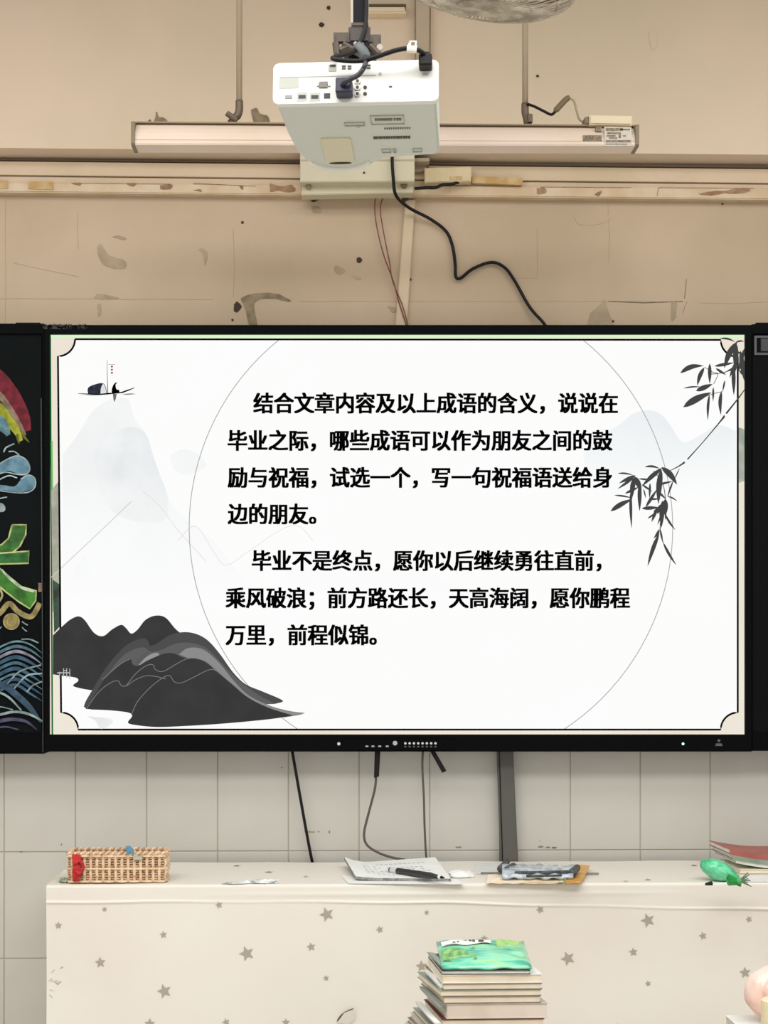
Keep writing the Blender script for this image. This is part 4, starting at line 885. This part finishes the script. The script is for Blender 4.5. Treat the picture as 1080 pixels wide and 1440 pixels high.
for k in range(16):
    x_ = 103+random.random()*8; bm = nb()
    pts = [P(x_, 1203, YK+.004), P(x_+random.uniform(-2, 3), 1203+random.uniform(-2, 1), YK-.006), P(x_+random.uniform(-2, 5), 1216+random.uniform(-4, 4), YK-.014), P(x_+random.uniform(-1, 3)*1.5, 1228, YK-.013), P(x_+random.uniform(-1, 1), 1240+random.uniform(-6, 0), YK-.012)]
    tube(bm, smoothpts(pts, 4), .0026, 5); obj('strand', bm, M_red, t, smooth=True)
bm = nb(); tube(bm, smoothpts([P(104, 1215, YK-.016), P(113, 1211, YK-.018), P(117, 1220, YK-.018), P(112, 1228, YK-.018), P(105, 1224, YK-.016)], 5), .0045, 6); obj('loop', bm, M_red, t, smooth=True)
t = thing('blue_clip', 'small blue clip standing on the basket rim', 'clip', P(182, 1203, YK))
M_blue = mat('clip_blue', (88, 146, 178), .4)
bm = nb(); pxbox(bm, (177, 1190), (182, 1190), (188, 1196), (187, 1204), YK-.012, YK-.004, .001); obj('clip_body', bm, M_blue, t)
bm = nb(); tube(bm, [P(179.5, 1192, YK-.008), P(181, 1200, YK-.008)], .005, 8); obj('clip_head', bm, M_blue, t)
t = thing('paper_tag', 'small grey green paper tag hooked on the basket front', 'tag', P(193, 1212, YK-.01))
bm = nb(); pxbox(bm, (187, 1204), (200, 1204), (200, 1209.5), (187, 1209.5), YK-.0125, YK-.0105, .0005); obj('tag_card', bm, mat('tag_green', (176, 176, 148), .6), t)
bm = nb()
for k in range(4): pxbox(bm, (189+k*2.5, 1206), (190.8+k*2.5, 1206), (190.8+k*2.5, 1207.6), (189+k*2.5, 1207.6), YK-.0129, YK-.0124)
obj('tag_print', bm, M_print2, t)
t = thing('green_scrap', 'tiny crumpled green and white scrap left of the basket foot', 'scrap', P(90, 1243, YK))
bm = nb(); r = bmesh.ops.create_icosphere(bm, subdivisions=2, radius=.012)
for v in bm.verts: v.co = Vector((v.co.x*1.1, v.co.y, v.co.z*.8))*random.uniform(.75, 1.2)+P(90, 1239, YK+.01)
for v in bm.verts: v.co.z = max(v.co.z, ZD)
obj('crumple', bm, mat('scrap_green', (190, 196, 168), .6, col2=(96, 120, 84), scale=120), t)

# ---------------- things on the desk ----------------
def sheet(bm, corners, z, th, nx=10, ny=6, zf=None):
    """bilinear sheet from four (x,y) corners, FL FR BR BL, with thickness"""
    top, bot = [], []
    for j in range(ny+1):
        v = j/ny; rt, rb = [], []
        for i in range(nx+1):
            u = i/nx
            a = Vector(corners[0])*(1-u)+Vector(corners[1])*u; b = Vector(corners[3])*(1-u)+Vector(corners[2])*u; p = a*(1-v)+b*v
            dz = zf(u, v) if zf else 0
            rt.append(bm.verts.new((p.x, p.y, z+dz+th))); rb.append(bm.verts.new((p.x, p.y, z+dz)))
        top.append(rt); bot.append(rb)
    for j in range(ny):
        for i in range(nx):
            bm.faces.new((top[j][i], top[j][i+1], top[j+1][i+1], top[j+1][i])); bm.faces.new((bot[j][i], bot[j+1][i], bot[j+1][i+1], bot[j][i+1]))
    for i in range(nx): bm.faces.new((top[0][i], bot[0][i], bot[0][i+1], top[0][i+1])); bm.faces.new((top[ny][i+1], bot[ny][i+1], bot[ny][i], top[ny][i]))
    for j in range(ny): bm.faces.new((top[j+1][0], bot[j+1][0], bot[j][0], top[j][0])); bm.faces.new((top[j][nx], bot[j][nx], bot[j+1][nx], top[j+1][nx]))
def xy(px, py, z=None):
    v = PZ(px, py, ZD if z is None else z); return (v.x, v.y)
M_paper = mat('white_paper', (240, 242, 238), .7, col2=(232, 234, 230), scale=20); M_pgrey = mat('paper_print', (206, 208, 206), .8, col2=(232, 234, 230), scale=200); M_edge = mat('page_edges', (158, 158, 150), .8, col2=(116, 114, 108), scale=90)
t = thing('exam_booklet', 'white stapled booklet with curled left edge under the black pen', 'booklet', PZ(560, 1238, ZD))
cn = [xy(500, 1239), xy(634, 1240), xy(612, 1216), xy(484, 1219)]
curl = lambda u, v: .014*max(0, 1-u*3.5)**2*(.3+v)+.012*v*u
bm = nb(); sheet(bm, cn, ZD+.001, .007, zf=curl); bkk = obj('pages', bm, [M_edge], t)
bm = nb(); sheet(bm, cn, ZD+.0082, .0008, zf=curl); obj('top_page', bm, M_paper, t)
bm = nb()
for r_ in range(7):
    vv = .15+.1*r_
    for k in range(14 if r_ != 5 else 3):
        u0 = .16+.05*k
        if random.random() < .2: continue
        def pt(u, v): 
            a = Vector(cn[0])*(1-u)+Vector(cn[1])*u; b = Vector(cn[3])*(1-u)+Vector(cn[2])*u; p = a*(1-v)+b*v; return bm.verts.new((p.x, p.y, ZD+.0093+curl(u, v)))
        bm.faces.new((pt(u0, vv), pt(u0+.035, vv), pt(u0+.035, vv+.035), pt(u0, vv+.035)))
obj('printed_lines', bm, mat('print_grey', (188, 190, 190), .8), t)
t = thing('black_stylus', 'black stylus pen with white label band lying on the booklet', 'pen', PZ(585, 1232, ZD+.02))
s0, s1 = PZ(548, 1223, ZD+.017), PZ(626, 1234.5, ZD+.020); dd = s1-s0
bm = nb(); tube(bm, [s0, s0+dd*.03, s0+dd*.72, s0+dd*.82, s0+dd*.9], [.006, .0085, .0085, .0065, .0045], 12); obj('barrel', bm, mat('stylus_black', (44, 46, 46), .4), t, smooth=True)
bm = nb(); tube(bm, [s0+dd*.04, s0+dd*.15], .0088, 12); obj('label_band', bm, M_print2, t)
bm = nb(); tube(bm, [s0+dd*.89, s0+dd*.93], .0052, 10); obj('white_ring', bm, M_paper, t)
bm = nb(); tube(bm, [s0+dd*.93, s0+dd*.985], [.004, .0015], 10); obj('tip', bm, M_cable, t)
o = obj('loose_sheet', (lambda b: (sheet(b, [xy(490, 1242.5), xy(652, 1243.5), xy(640, 1236), xy(480, 1232)], ZD-.0003, .0009), b)[1])(nb()), M_paper); tag(o, 'thin white sheet lying under the booklet at the desk edge', 'paper')
# crumpled white tissue
def crumple(name, label, cat, pxc, pyc, rx, ry, rz, m, seed, sub=3, amp=.25):
    random.seed(seed); bm = nb(); bmesh.ops.create_icosphere(bm, subdivisions=sub, radius=1); c = PZ(pxc, pyc, ZD)
    from mathutils import noise
    for v in bm.verts:
        d = 1+amp*noise.noise(v.co*2.6+Vector((seed, 0, 0)))+amp*.6*noise.noise(v.co*6+Vector((0, seed, 0)))
        v.co = Vector((v.co.x*rx*d, v.co.y*ry*d, max(0, (v.co.z+.35)*rz*d)))+c
    o = obj(name, bm, m); return tag(o, label, cat)
crumple('paper_scrap', 'crumpled white paper scrap lying on desk front left of the plastic packet', 'paper', 648, 1233, .035, .03, .012, M_paper, 3)
crumple('tissue', 'small white tissue with grey marks at desk edge between basket and booklet', 'tissue', 368, 1241.5, .045, .012, .007, mat('tissue_mark', (236, 240, 238), .6, col2=(176, 178, 180), scale=70), 5, amp=.4)
crumple('tissue', 'low grey white plastic scrap left of the small tissue near the basket', 'tissue', 330, 1242.5, .03, .008, .003, mat('tissue_mark2', (220, 224, 222), .6, col2=(180, 182, 178), scale=70), 8, amp=.4)
# printed sheet behind the packet
o = obj('loose_sheet', (lambda b: (sheet(b, [xy(668, 1229), xy(726, 1228), xy(722, 1214), xy(668, 1213)], ZD-.0002, .001), b)[1])(nb()), mat('sheet_grey', (226, 228, 224), .6, col2=(214, 217, 214), scale=40)); tag(o, 'grey white sheet lying behind the plastic packet', 'paper')
o = obj('thin_rod', (lambda b: (tube(b, [PZ(676, 1227.5, ZD+.004), PZ(842, 1228.5, ZD+.004)], .0028, 8), b)[1])(nb()), mat('rod_grey', (128, 126, 118), .5)); tag(o, 'thin grey stick lying crosswise behind the plastic packet', 'stick')
# orange wrapper
t = thing('snack_wrapper', 'flat orange and cream food wrapper at desk edge under the grey packet', 'wrapper', PZ(750, 1243, ZD))
random.seed(9)
from mathutils import noise
nz = lambda u, v: .008*abs(noise.noise(Vector((u*7, v*4, 1))))+.006*math.sin(PI*v)
bm = nb(); sheet(bm, [xy(684, 1243), xy(818, 1243.5), xy(826, 1226), xy(688, 1232)], ZD, .002, 22, 6, nz); obj('wrapper_film', bm, mat('wrapper_cream', (246, 238, 222), .4, col2=(240, 212, 164), scale=18), t)
bm = nb(); sheet(bm, [xy(792, 1244), xy(818, 1244), xy(829, 1224), xy(806, 1222)], ZD+.004, .004, 6, 6, lambda u, v: .006*v); obj('orange_end', bm, mat('wrapper_orange', (226, 172, 84), .4, col2=(200, 146, 66), scale=60), t)
bm = nb(); tube(bm, [PZ(793, 1243, ZD+.008), PZ(797, 1229, ZD+.012)], .0022, 6); obj('green_seam', bm, mat('seam_green', (150, 170, 70), .5), t)
t = thing('plastic_packet', 'grey blue clear plastic packet of dark brushes lying on the orange wrapper', 'packet', PZ(756, 1236, ZD+.01))
bm = nb(); sheet(bm, [xy(706, 1236, ZD+.01), xy(806, 1236, ZD+.01), xy(812, 1222, ZD+.01), xy(706, 1219, ZD+.01)], ZD+.010, .008, 26, 8, lambda u, v: .012*math.sin(PI*min(1, v*1.1))+.006*noise.noise(Vector((u*9, v*7, 4))))
obj('packet_film', bm, mat('film_bluegrey', (206, 216, 224), .25, col2=(150, 160, 170), scale=45, coat=.4), t, smooth=True)
M_brush = mat('brush_dark', (58, 62, 58), .7, col2=(92, 98, 96), scale=90)
for (a_, b_, r) in [((704, 1222), (713, 1212), .010), ((712, 1224), (722, 1217), .010), ((804, 1228), (812, 1220), .011), ((724, 1228), (800, 1226), .005), ((716, 1224), (770, 1222), .004), ((740, 1232), (790, 1231), .0035)]:
    bm = nb(); tube(bm, [PZ(*a_, ZD+.022), PZ(*b_, ZD+.026)], [r, r*.8], 8); obj('brush', bm, M_brush, t, smooth=True)
# books at right end
def book(name, label, group, cn, z, th, mc, mp, curl=None, cat='book', spine=False):
    c = Vector(cn[0])*.5+Vector(cn[2])*.5; t = thing(name, label, cat, (c.x, c.y, z), group)
    ct = min(.0014, th*.2); cf = curl or (lambda u, v: 0)
    ins = lambda k: [tuple(Vector(q_)*(1-k)+c*k) for q_ in cn]
    bm = nb(); sheet(bm, cn, z, ct, 10, 5, cf); obj('back_cover', bm, mc, t)
    bm = nb(); sheet(bm, ins(.02), z+ct, th-2*ct, 10, 5, cf); obj('page_block', bm, mp, t)
    bm = nb(); sheet(bm, cn, z+th-ct, ct, 10, 5, cf); obj('front_cover', bm, mc, t)
    if spine:
        f0, f1 = Vector(cn[0]), Vector(cn[1]); bm = nb(); sheet(bm, [tuple(f0-Vector((0, .0016))), tuple(f1-Vector((0, .0016))), tuple(f1+Vector((0, .003))), tuple(f0+Vector((0, .003)))], z, th, 10, 1, lambda u, v: cf(u, 0)); obj('spine', bm, mc, t)
    return t
M_pg = mat('pages_cream', (240, 228, 204), .8, col2=(228, 213, 188), scale=15); M_pgw = mat('pages_white', (238, 240, 230), .8, col2=(220, 222, 210), scale=60)
upl = lambda u, v: .014*max(0, 1-u*2.2)**1.6
zz = ZD
DG = 'school books stacked at the right end of the desk'
cnb = lambda a_, b_, dx=0: [(a_+dx, -.30), (a_+.26+dx, -.31), (a_+.26+dx, -.12), (a_-.012+dx, -.11)]
xb0 = P(1034, 1215, -.30).x
specs = [('lowest cream book of the desk-end stack, lying flat by the green bag', .012, mat('cover_white', (226, 224, 206), .5), M_pg, .012), ('white covered book second from bottom in the desk-end stack', .008, mat('cover_cream', (238, 238, 222), .5), M_pgw, 0),
         ('grey green covered book below the red one at desk end', .013, mat('cover_greygreen', (116, 132, 114), .5, col2=(146, 158, 140), scale=20), M_pgw, -.006), ('dull red covered book on top of the stack at desk end', .013, mat('cover_red', (158, 80, 76), .5, col2=(170, 96, 84), scale=10), M_pgw, -.014)]
for (lb_, th, mc, mp, dx) in specs:
    book('school_book', lb_, DG, cnb(xb0, 0, dx), zz, th, mc, mp, (lambda u, v: (.016*max(0, 1-u*2.2)**1.6)) if zz > ZD else None, spine=('red' in mc.name or 'greygreen' in mc.name)); zz += th+.0008+(.0165 if zz == ZD else 0)*0
o = obj('loose_sheet', (lambda b: (sheet(b, [xy(1056, 1240), xy(1130, 1240), xy(1130, 1232), xy(1048, 1232)], ZD-.0002, .0012), b)[1])(nb()), M_paper); tag(o, 'white sheet at the desk edge in front of the book stack', 'paper')
# green bag
t = thing('green_bag', 'round translucent green plastic bag bundle tied at its right end', 'bag', PZ(1016, 1244, ZD))
M_gr = mat('green_plastic', (118, 230, 176), .25, col2=(48, 178, 118), scale=32, coat=.4); M_gr.node_tree.nodes['Principled BSDF'].inputs['Subsurface Weight'].default_value = .0
bc_ = PZ(1013, 1238, ZD); bm = nb(); bmesh.ops.create_icosphere(bm, subdivisions=5, radius=1)
for v in bm.verts:
    u = v.co.copy(); tp = 1-.35*max(0, u.x)
    d = 1+.05*noise.noise(u*3)+.035*abs(noise.noise(Vector((u.x*2, u.y*9, u.z*9))))
    loc = Vector((u.x*.054*d, u.y*.036*tp*d, u.z*.026*tp*d)); loc = Matrix.Rotation(math.radians(22), 3, 'Y') @ loc
    v.co = bc_+Vector((-.001, 0, .024))+loc
    v.co.z = max(v.co.z, ZD+.0006)
obj('bag_body', bm, M_gr, t, smooth=True)
bm = nb(); nk = PZ(1036, 1240, ZD+.014)
for k in range(12):
    a = k*PI/6; tube(bm, smoothpts([nk+Vector((-.022, .012*math.cos(a), max(-.008, .013*math.sin(a))+.004)), nk+Vector((-.006, .006*math.cos(a), .006*math.sin(a)+.002)), nk+Vector((.010, .008*math.cos(a), max(-.010, .009*math.sin(a)-.001)))], 3), [.005]*4+[.003]*3, 5)
obj('tied_neck', bm, mat('green_dark', (22, 150, 62), .3), t)
for k in range(8):
    bm = nb(); a = -.5+k*.16; p0 = nk+Vector((.006, 0, .002)); p1 = nk+Vector((.03+.004*math.cos(k*2), .003*(k-4), .028*a+.004)); p1.z = max(p1.z, ZD+.002); tube(bm, [p0, p1], [.0022, .0012], 5); obj('frayed_end', bm, mat('fray', (84, 108, 78), .6) if k == 0 else bpy.data.materials['fray'], t)
bm = nb(); tube(bm, [PZ(992, 1243.5, ZD+.004), PZ(1001, 1242, ZD+.006)], [.003, .006], 8); o = obj('dark_cap', bm, M_cable, t)

# ---------------- student desk with the book stack ----------------
ZS = .70
sx0, sx1 = P(540, 1440, -.95).x, P(1420, 1440, -.95).x
sd = thing('student_desk', 'student desk just below the frame carrying the tall book stack', 'desk', ((sx0+sx1)/2, -.93, 0))
bm = nb(); box(bm, sx0, sx1, -1.16, -.75, ZS-.022, ZS, .003); obj('desk_top', bm, bpy.data.materials['desk_wood'], sd)
for (lx, ly) in ((sx0+.04, -1.12), (sx1-.04, -1.12), (sx0+.04, -.79), (sx1-.04, -.79)):
    bm = nb(); tube(bm, [(lx, ly, 0), (lx, ly, ZS-.022)], .015, 10); obj('leg', bm, M_dk, sd)
YQ = -.95; k_ = F/(D+YQ)
def zpx(py): return EYE-(py-HOR)/k_
GB = 'exercise books stacked on the student desk'
M_cg = mat('cover_grey', (128, 118, 104), .6, col2=(150, 138, 120), scale=20); M_cw = mat('cover_pale', (206, 200, 186), .6, col2=(186, 180, 166), scale=14); M_cgr = mat('cover_greygreen2', (150, 158, 148), .6); M_cd = mat('cover_dark', (74, 68, 60), .6, col2=(110, 102, 92), scale=30); M_crd = mat('cover_maroon', (112, 44, 44), .6)
M_pk = mat('pages_pinkish', (232, 220, 206), .8, col2=(220, 206, 188), scale=12)
BS = [(ZS, zpx(1446), 600, 766, 8, M_cgr, 'pages', 'pale green covered exercise book at the very bottom of the tall stack'), (zpx(1445.6), zpx(1434.5), 622, 766, 9, M_crd, '', 'maroon covered book just above the bottom frame edge in the stack'),
      (zpx(1434), zpx(1412.5), 628, 771, 10, M_cw, '', 'thick soft pale book, widest in the visible stack'), (zpx(1412), zpx(1402.3), 624, 761, 12, M_cg, '', 'thin exercise book directly above the thick soft pale book'),
      (zpx(1402), zpx(1393.3), 619, 762, 12, M_cgr, '', 'exercise book in the middle of the stack, third below the dark folder'), (zpx(1393), zpx(1384.3), 623, 763, 9, M_cg, '', 'exercise book second below the dark folder in the stack'),
      (zpx(1384), zpx(1371.5), 622, 763, 7, M_paper, '', 'white covered book directly under the dark folder, its white corner showing right')]
random.seed(21)
for (z0_, z1_, u0, u1, rot, mc, _, lb_) in BS:
    nseg = 1
    if z0_ == ZS:
        # lower books, each its own, filling from the desk top up to the frame edge
        n = 5; hgt = (z1_-z0_)/n
        ords = ['bottommost', 'second from the bottom', 'third from the bottom', 'fourth from the bottom', 'fifth from the bottom']
        lst = [(z0_+i*hgt, z0_+(i+1)*hgt-.0004, u0+i*2, u1, 14-i, [M_cgr, M_cw, M_cg, M_cw, M_cgr][i], 'exercise book %s of the tall stack, below the frame edge' % ords[i]) for i in range(n)]
    else: lst = [(z0_, z1_, u0, u1, rot, mc, lb_)]
    for (za, zb_, ua, ub, ro, m_, lbl) in lst:
        xa_, xb_ = P(ua, 1400, YQ).x, P(ub, 1400, YQ).x; r = math.radians(ro); dpt = .20
        FL, FR = Vector((xa_, YQ)), Vector((xb_, YQ+.004)); sh = Vector((-math.sin(r)*dpt, math.cos(r)*dpt))
        book('exercise_book', lbl, GB, [tuple(FL), tuple(FR), tuple(FR+sh+Vector((-.0, 0))), tuple(FL+sh)], za+.0003, zb_-za-.0004, m_, M_pg if m_ != M_cw else M_pk, (lambda u, v: 0))
# pages lifting at left side (curled corners) on the middle books
for k, (py, px, s) in enumerate([(1352, 606, 1), (1378, 601, 1.1), (1402, 594, 1.25), (1424, 588, 1.3)]):
    za = zpx(py+14); bm = nb()
    pts = [Vector((P(px+26, py, YQ).x, YQ+.012, za-.012)), Vector((P(px+16, py, YQ).x, YQ+.03, za)), Vector((P(px+8, py, YQ).x, YQ+.08, za+.006)), Vector((P(px+2, py, YQ).x, YQ+.15, za+.004))]
    sp = smoothpts(pts, 5); lo = [bm.verts.new(p) for p in sp]; hi = [bm.verts.new(p+Vector((-.004, 0, .0085))) for p in sp]; lo2 = [bm.verts.new(p+Vector((.012, 0, -.002))) for p in sp]; hi2 = [bm.verts.new(p+Vector((.012, 0, .0065))) for p in sp]
    for i in range(len(sp)-1):
        for A_, B_ in ((lo, hi), (hi, hi2), (hi2, lo2), (lo2, lo)): bm.faces.new((A_[i], A_[i+1], B_[i+1], B_[i]))
    bm.faces.new((lo[0], hi[0], hi2[0], lo2[0])); bm.faces.new((lo[-1], lo2[-1], hi2[-1], hi[-1]))
    o = obj('folded_paper', bm, [M_cgr, M_paper, M_cgr, M_paper][k]); tag(o, ['folded grey green paper at upper left side of the book stack', 'folded white paper left side of the stack beside the middle books', 'folded grey green paper left side of the stack beside the thick book', 'folded white paper at lowest visible left side of the book stack'][k], 'paper', 'folded papers sticking out of the stack')
xa_, xb_ = P(621, 1400, YQ).x, P(746, 1400, YQ).x; sh = Vector((-.02, .19))
book('dark_folder', 'thin dark folder under the green packet on the book stack', None, [(xa_, YQ), (xb_, YQ), tuple(Vector((xb_, YQ))+sh), tuple(Vector((xa_, YQ))+sh)], zpx(1371), .0085, M_cd, M_pgw, None, 'folder')
# green packet
zg = zpx(1364.5)
t = thing('green_packet', 'shiny green plastic packet with white label on top of the book stack', 'packet', (P(683, 1360, YQ).x, YQ+.08, zg))
def gp(u, v): return .015*math.sin(PI*min(1, max(0, v)))**.45*math.sin(PI*u)**.3-.012*v+.006*noise.noise(Vector((u*5, v*12, 2)))
m = bpy.data.materials.new('green_film'); m.use_nodes = True; nt = m.node_tree; b_ = nt.nodes['Principled BSDF']; b_.inputs['Roughness'].default_value = .28; b_.inputs['Coat Weight'].default_value = .3
tc = nt.nodes.new('ShaderNodeTexCoord'); mp_ = nt.nodes.new('ShaderNodeMapping'); mp_.inputs['Scale'].default_value = (12, 55, 20); n_ = nt.nodes.new('ShaderNodeTexNoise'); n_.inputs['Scale'].default_value = 1; n_.inputs['Detail'].default_value = 4
rp = nt.nodes.new('ShaderNodeValToRGB'); rp.color_ramp.elements[0].position = .3; rp.color_ramp.elements[0].color = (*lin((96, 150, 126)), 1); rp.color_ramp.elements[1].position = .72; rp.color_ramp.elements[1].color = (*lin((176, 226, 160)), 1)
e_ = rp.color_ramp.elements.new(.42); e_.color = (*lin((70, 190, 156)), 1); e_ = rp.color_ramp.elements.new(.56); e_.color = (*lin((140, 226, 190)), 1)
nt.links.new(tc.outputs['Object'], mp_.inputs[0]); nt.links.new(mp_.outputs[0], n_.inputs[0]); nt.links.new(n_.outputs[0], rp.inputs[0]); nt.links.new(rp.outputs[0], b_.inputs[0])
ga, gb = P(622, 1360, YQ).x, P(748, 1360, YQ).x
bm = nb(); sheet(bm, [(ga, YQ+.002), (gb, YQ+.002), (gb+.003, YQ+.19), (ga-.003, YQ+.19)], zg, .005, 24, 12, lambda u, v: gp(u, v)+.034*v); gpk = obj('packet_film', bm, m, t, smooth=True)
def gpt(u, v, dz): return (ga+(gb-ga)*u-.003*v+.006*u*v, YQ+.002+.188*v, zg+.005+gp(u, v)+.034*v+dz)
def on_packet(bm, u0, u1, v0, v1, dz, n=10):
    lo = [[bm.verts.new(gpt(u0+(u1-u0)*i/n, v0+(v1-v0)*j/3, dz)) for i in range(n+1)] for j in range(4)]
    for j in range(3):
        for i in range(n): bm.faces.new((lo[j][i], lo[j][i+1], lo[j+1][i+1], lo[j+1][i]))
bm = nb(); on_packet(bm, .04, .60, .60, .80, .0034); wl = obj('white_label', bm, M_paper, t)
bm = nb()
for u0, u1 in ((.17, .20), (.22, .24), (.29, .33), (.35, .38), (.39, .42), (.46, .52)): on_packet(bm, u0, u1, .67, .74, .0042, 2)
obj('label_print', bm, M_ink2, wl)
bm = nb(); on_packet(bm, .66, .93, .55, .86, .0010); obj('yellow_print', bm, mat('packet_yellowgreen', (196, 226, 120), .3, col2=(140, 214, 150), scale=80), t)
bm = nb(); on_packet(bm, .02, .40, .12, .5, .0010); obj('leafy_print', bm, mat('packet_leafgreen', (150, 214, 120), .3, col2=(96, 150, 96), scale=70), t)

# ---------------- pink bag and its neighbours, bottom right ----------------
YK2 = -.98; kk = F/(D+YK2)
xw = P(1036, 1440, YK2).x
o = book('workbook', 'white workbook lying under the pink bag at the bottom right corner', None, [(xw, YK2-.06), (xw+.26, YK2-.05), (xw+.25, YK2+.10), (xw-.004, YK2+.09)], ZS, .066, M_paper, M_pgw, None, 'book')
zw = ZS+.0665
t = thing('pink_bag', 'round translucent pink plastic bag bulging at the right frame edge', 'bag', (P(1090, 1440, YK2).x, YK2+.02, zw))
m = mat('pink_film', (253, 234, 222), .3, col2=(250, 206, 188), scale=9, coat=.4)
cb = P(1098, 1396, YK2+.02); bm = nb(); bmesh.ops.create_icosphere(bm, subdivisions=5, radius=1)
for v in bm.verts:
    u = v.co.copy(); a = math.atan2(u.z, u.x); d = 1+.05*noise.noise(u*2.2)-.10*(abs(math.sin(a*1.0+math.hypot(u.x, u.z)*7))**6)*(1 if u.y < 0 else 0)*math.hypot(u.x, u.z)
    v.co = cb+Vector((u.x*.081*d, u.y*.055*d, u.z*.066*d)); v.co.z = max(v.co.z, zw)
obj('bag_film', bm, m, t, smooth=True)
t = thing('yellow_tube', 'pale yellow upright tube in front of the pink bag', 'tube', (P(1088, 1440, YK2-.085).x, YK2-.085, zw))
cyl = P(1088, 1404, YK2-.085)
bm = nb(); tube(bm, [(cyl.x, YK2-.085, ZS+.001), (cyl.x, YK2-.085, cyl.z-.004), (cyl.x, YK2-.085, cyl.z)], [.027, .027, .022], 24); obj('tube_body', bm, mat('tube_yellow', (240, 232, 196), .35, col2=(236, 224, 178), scale=20), t, smooth=False)
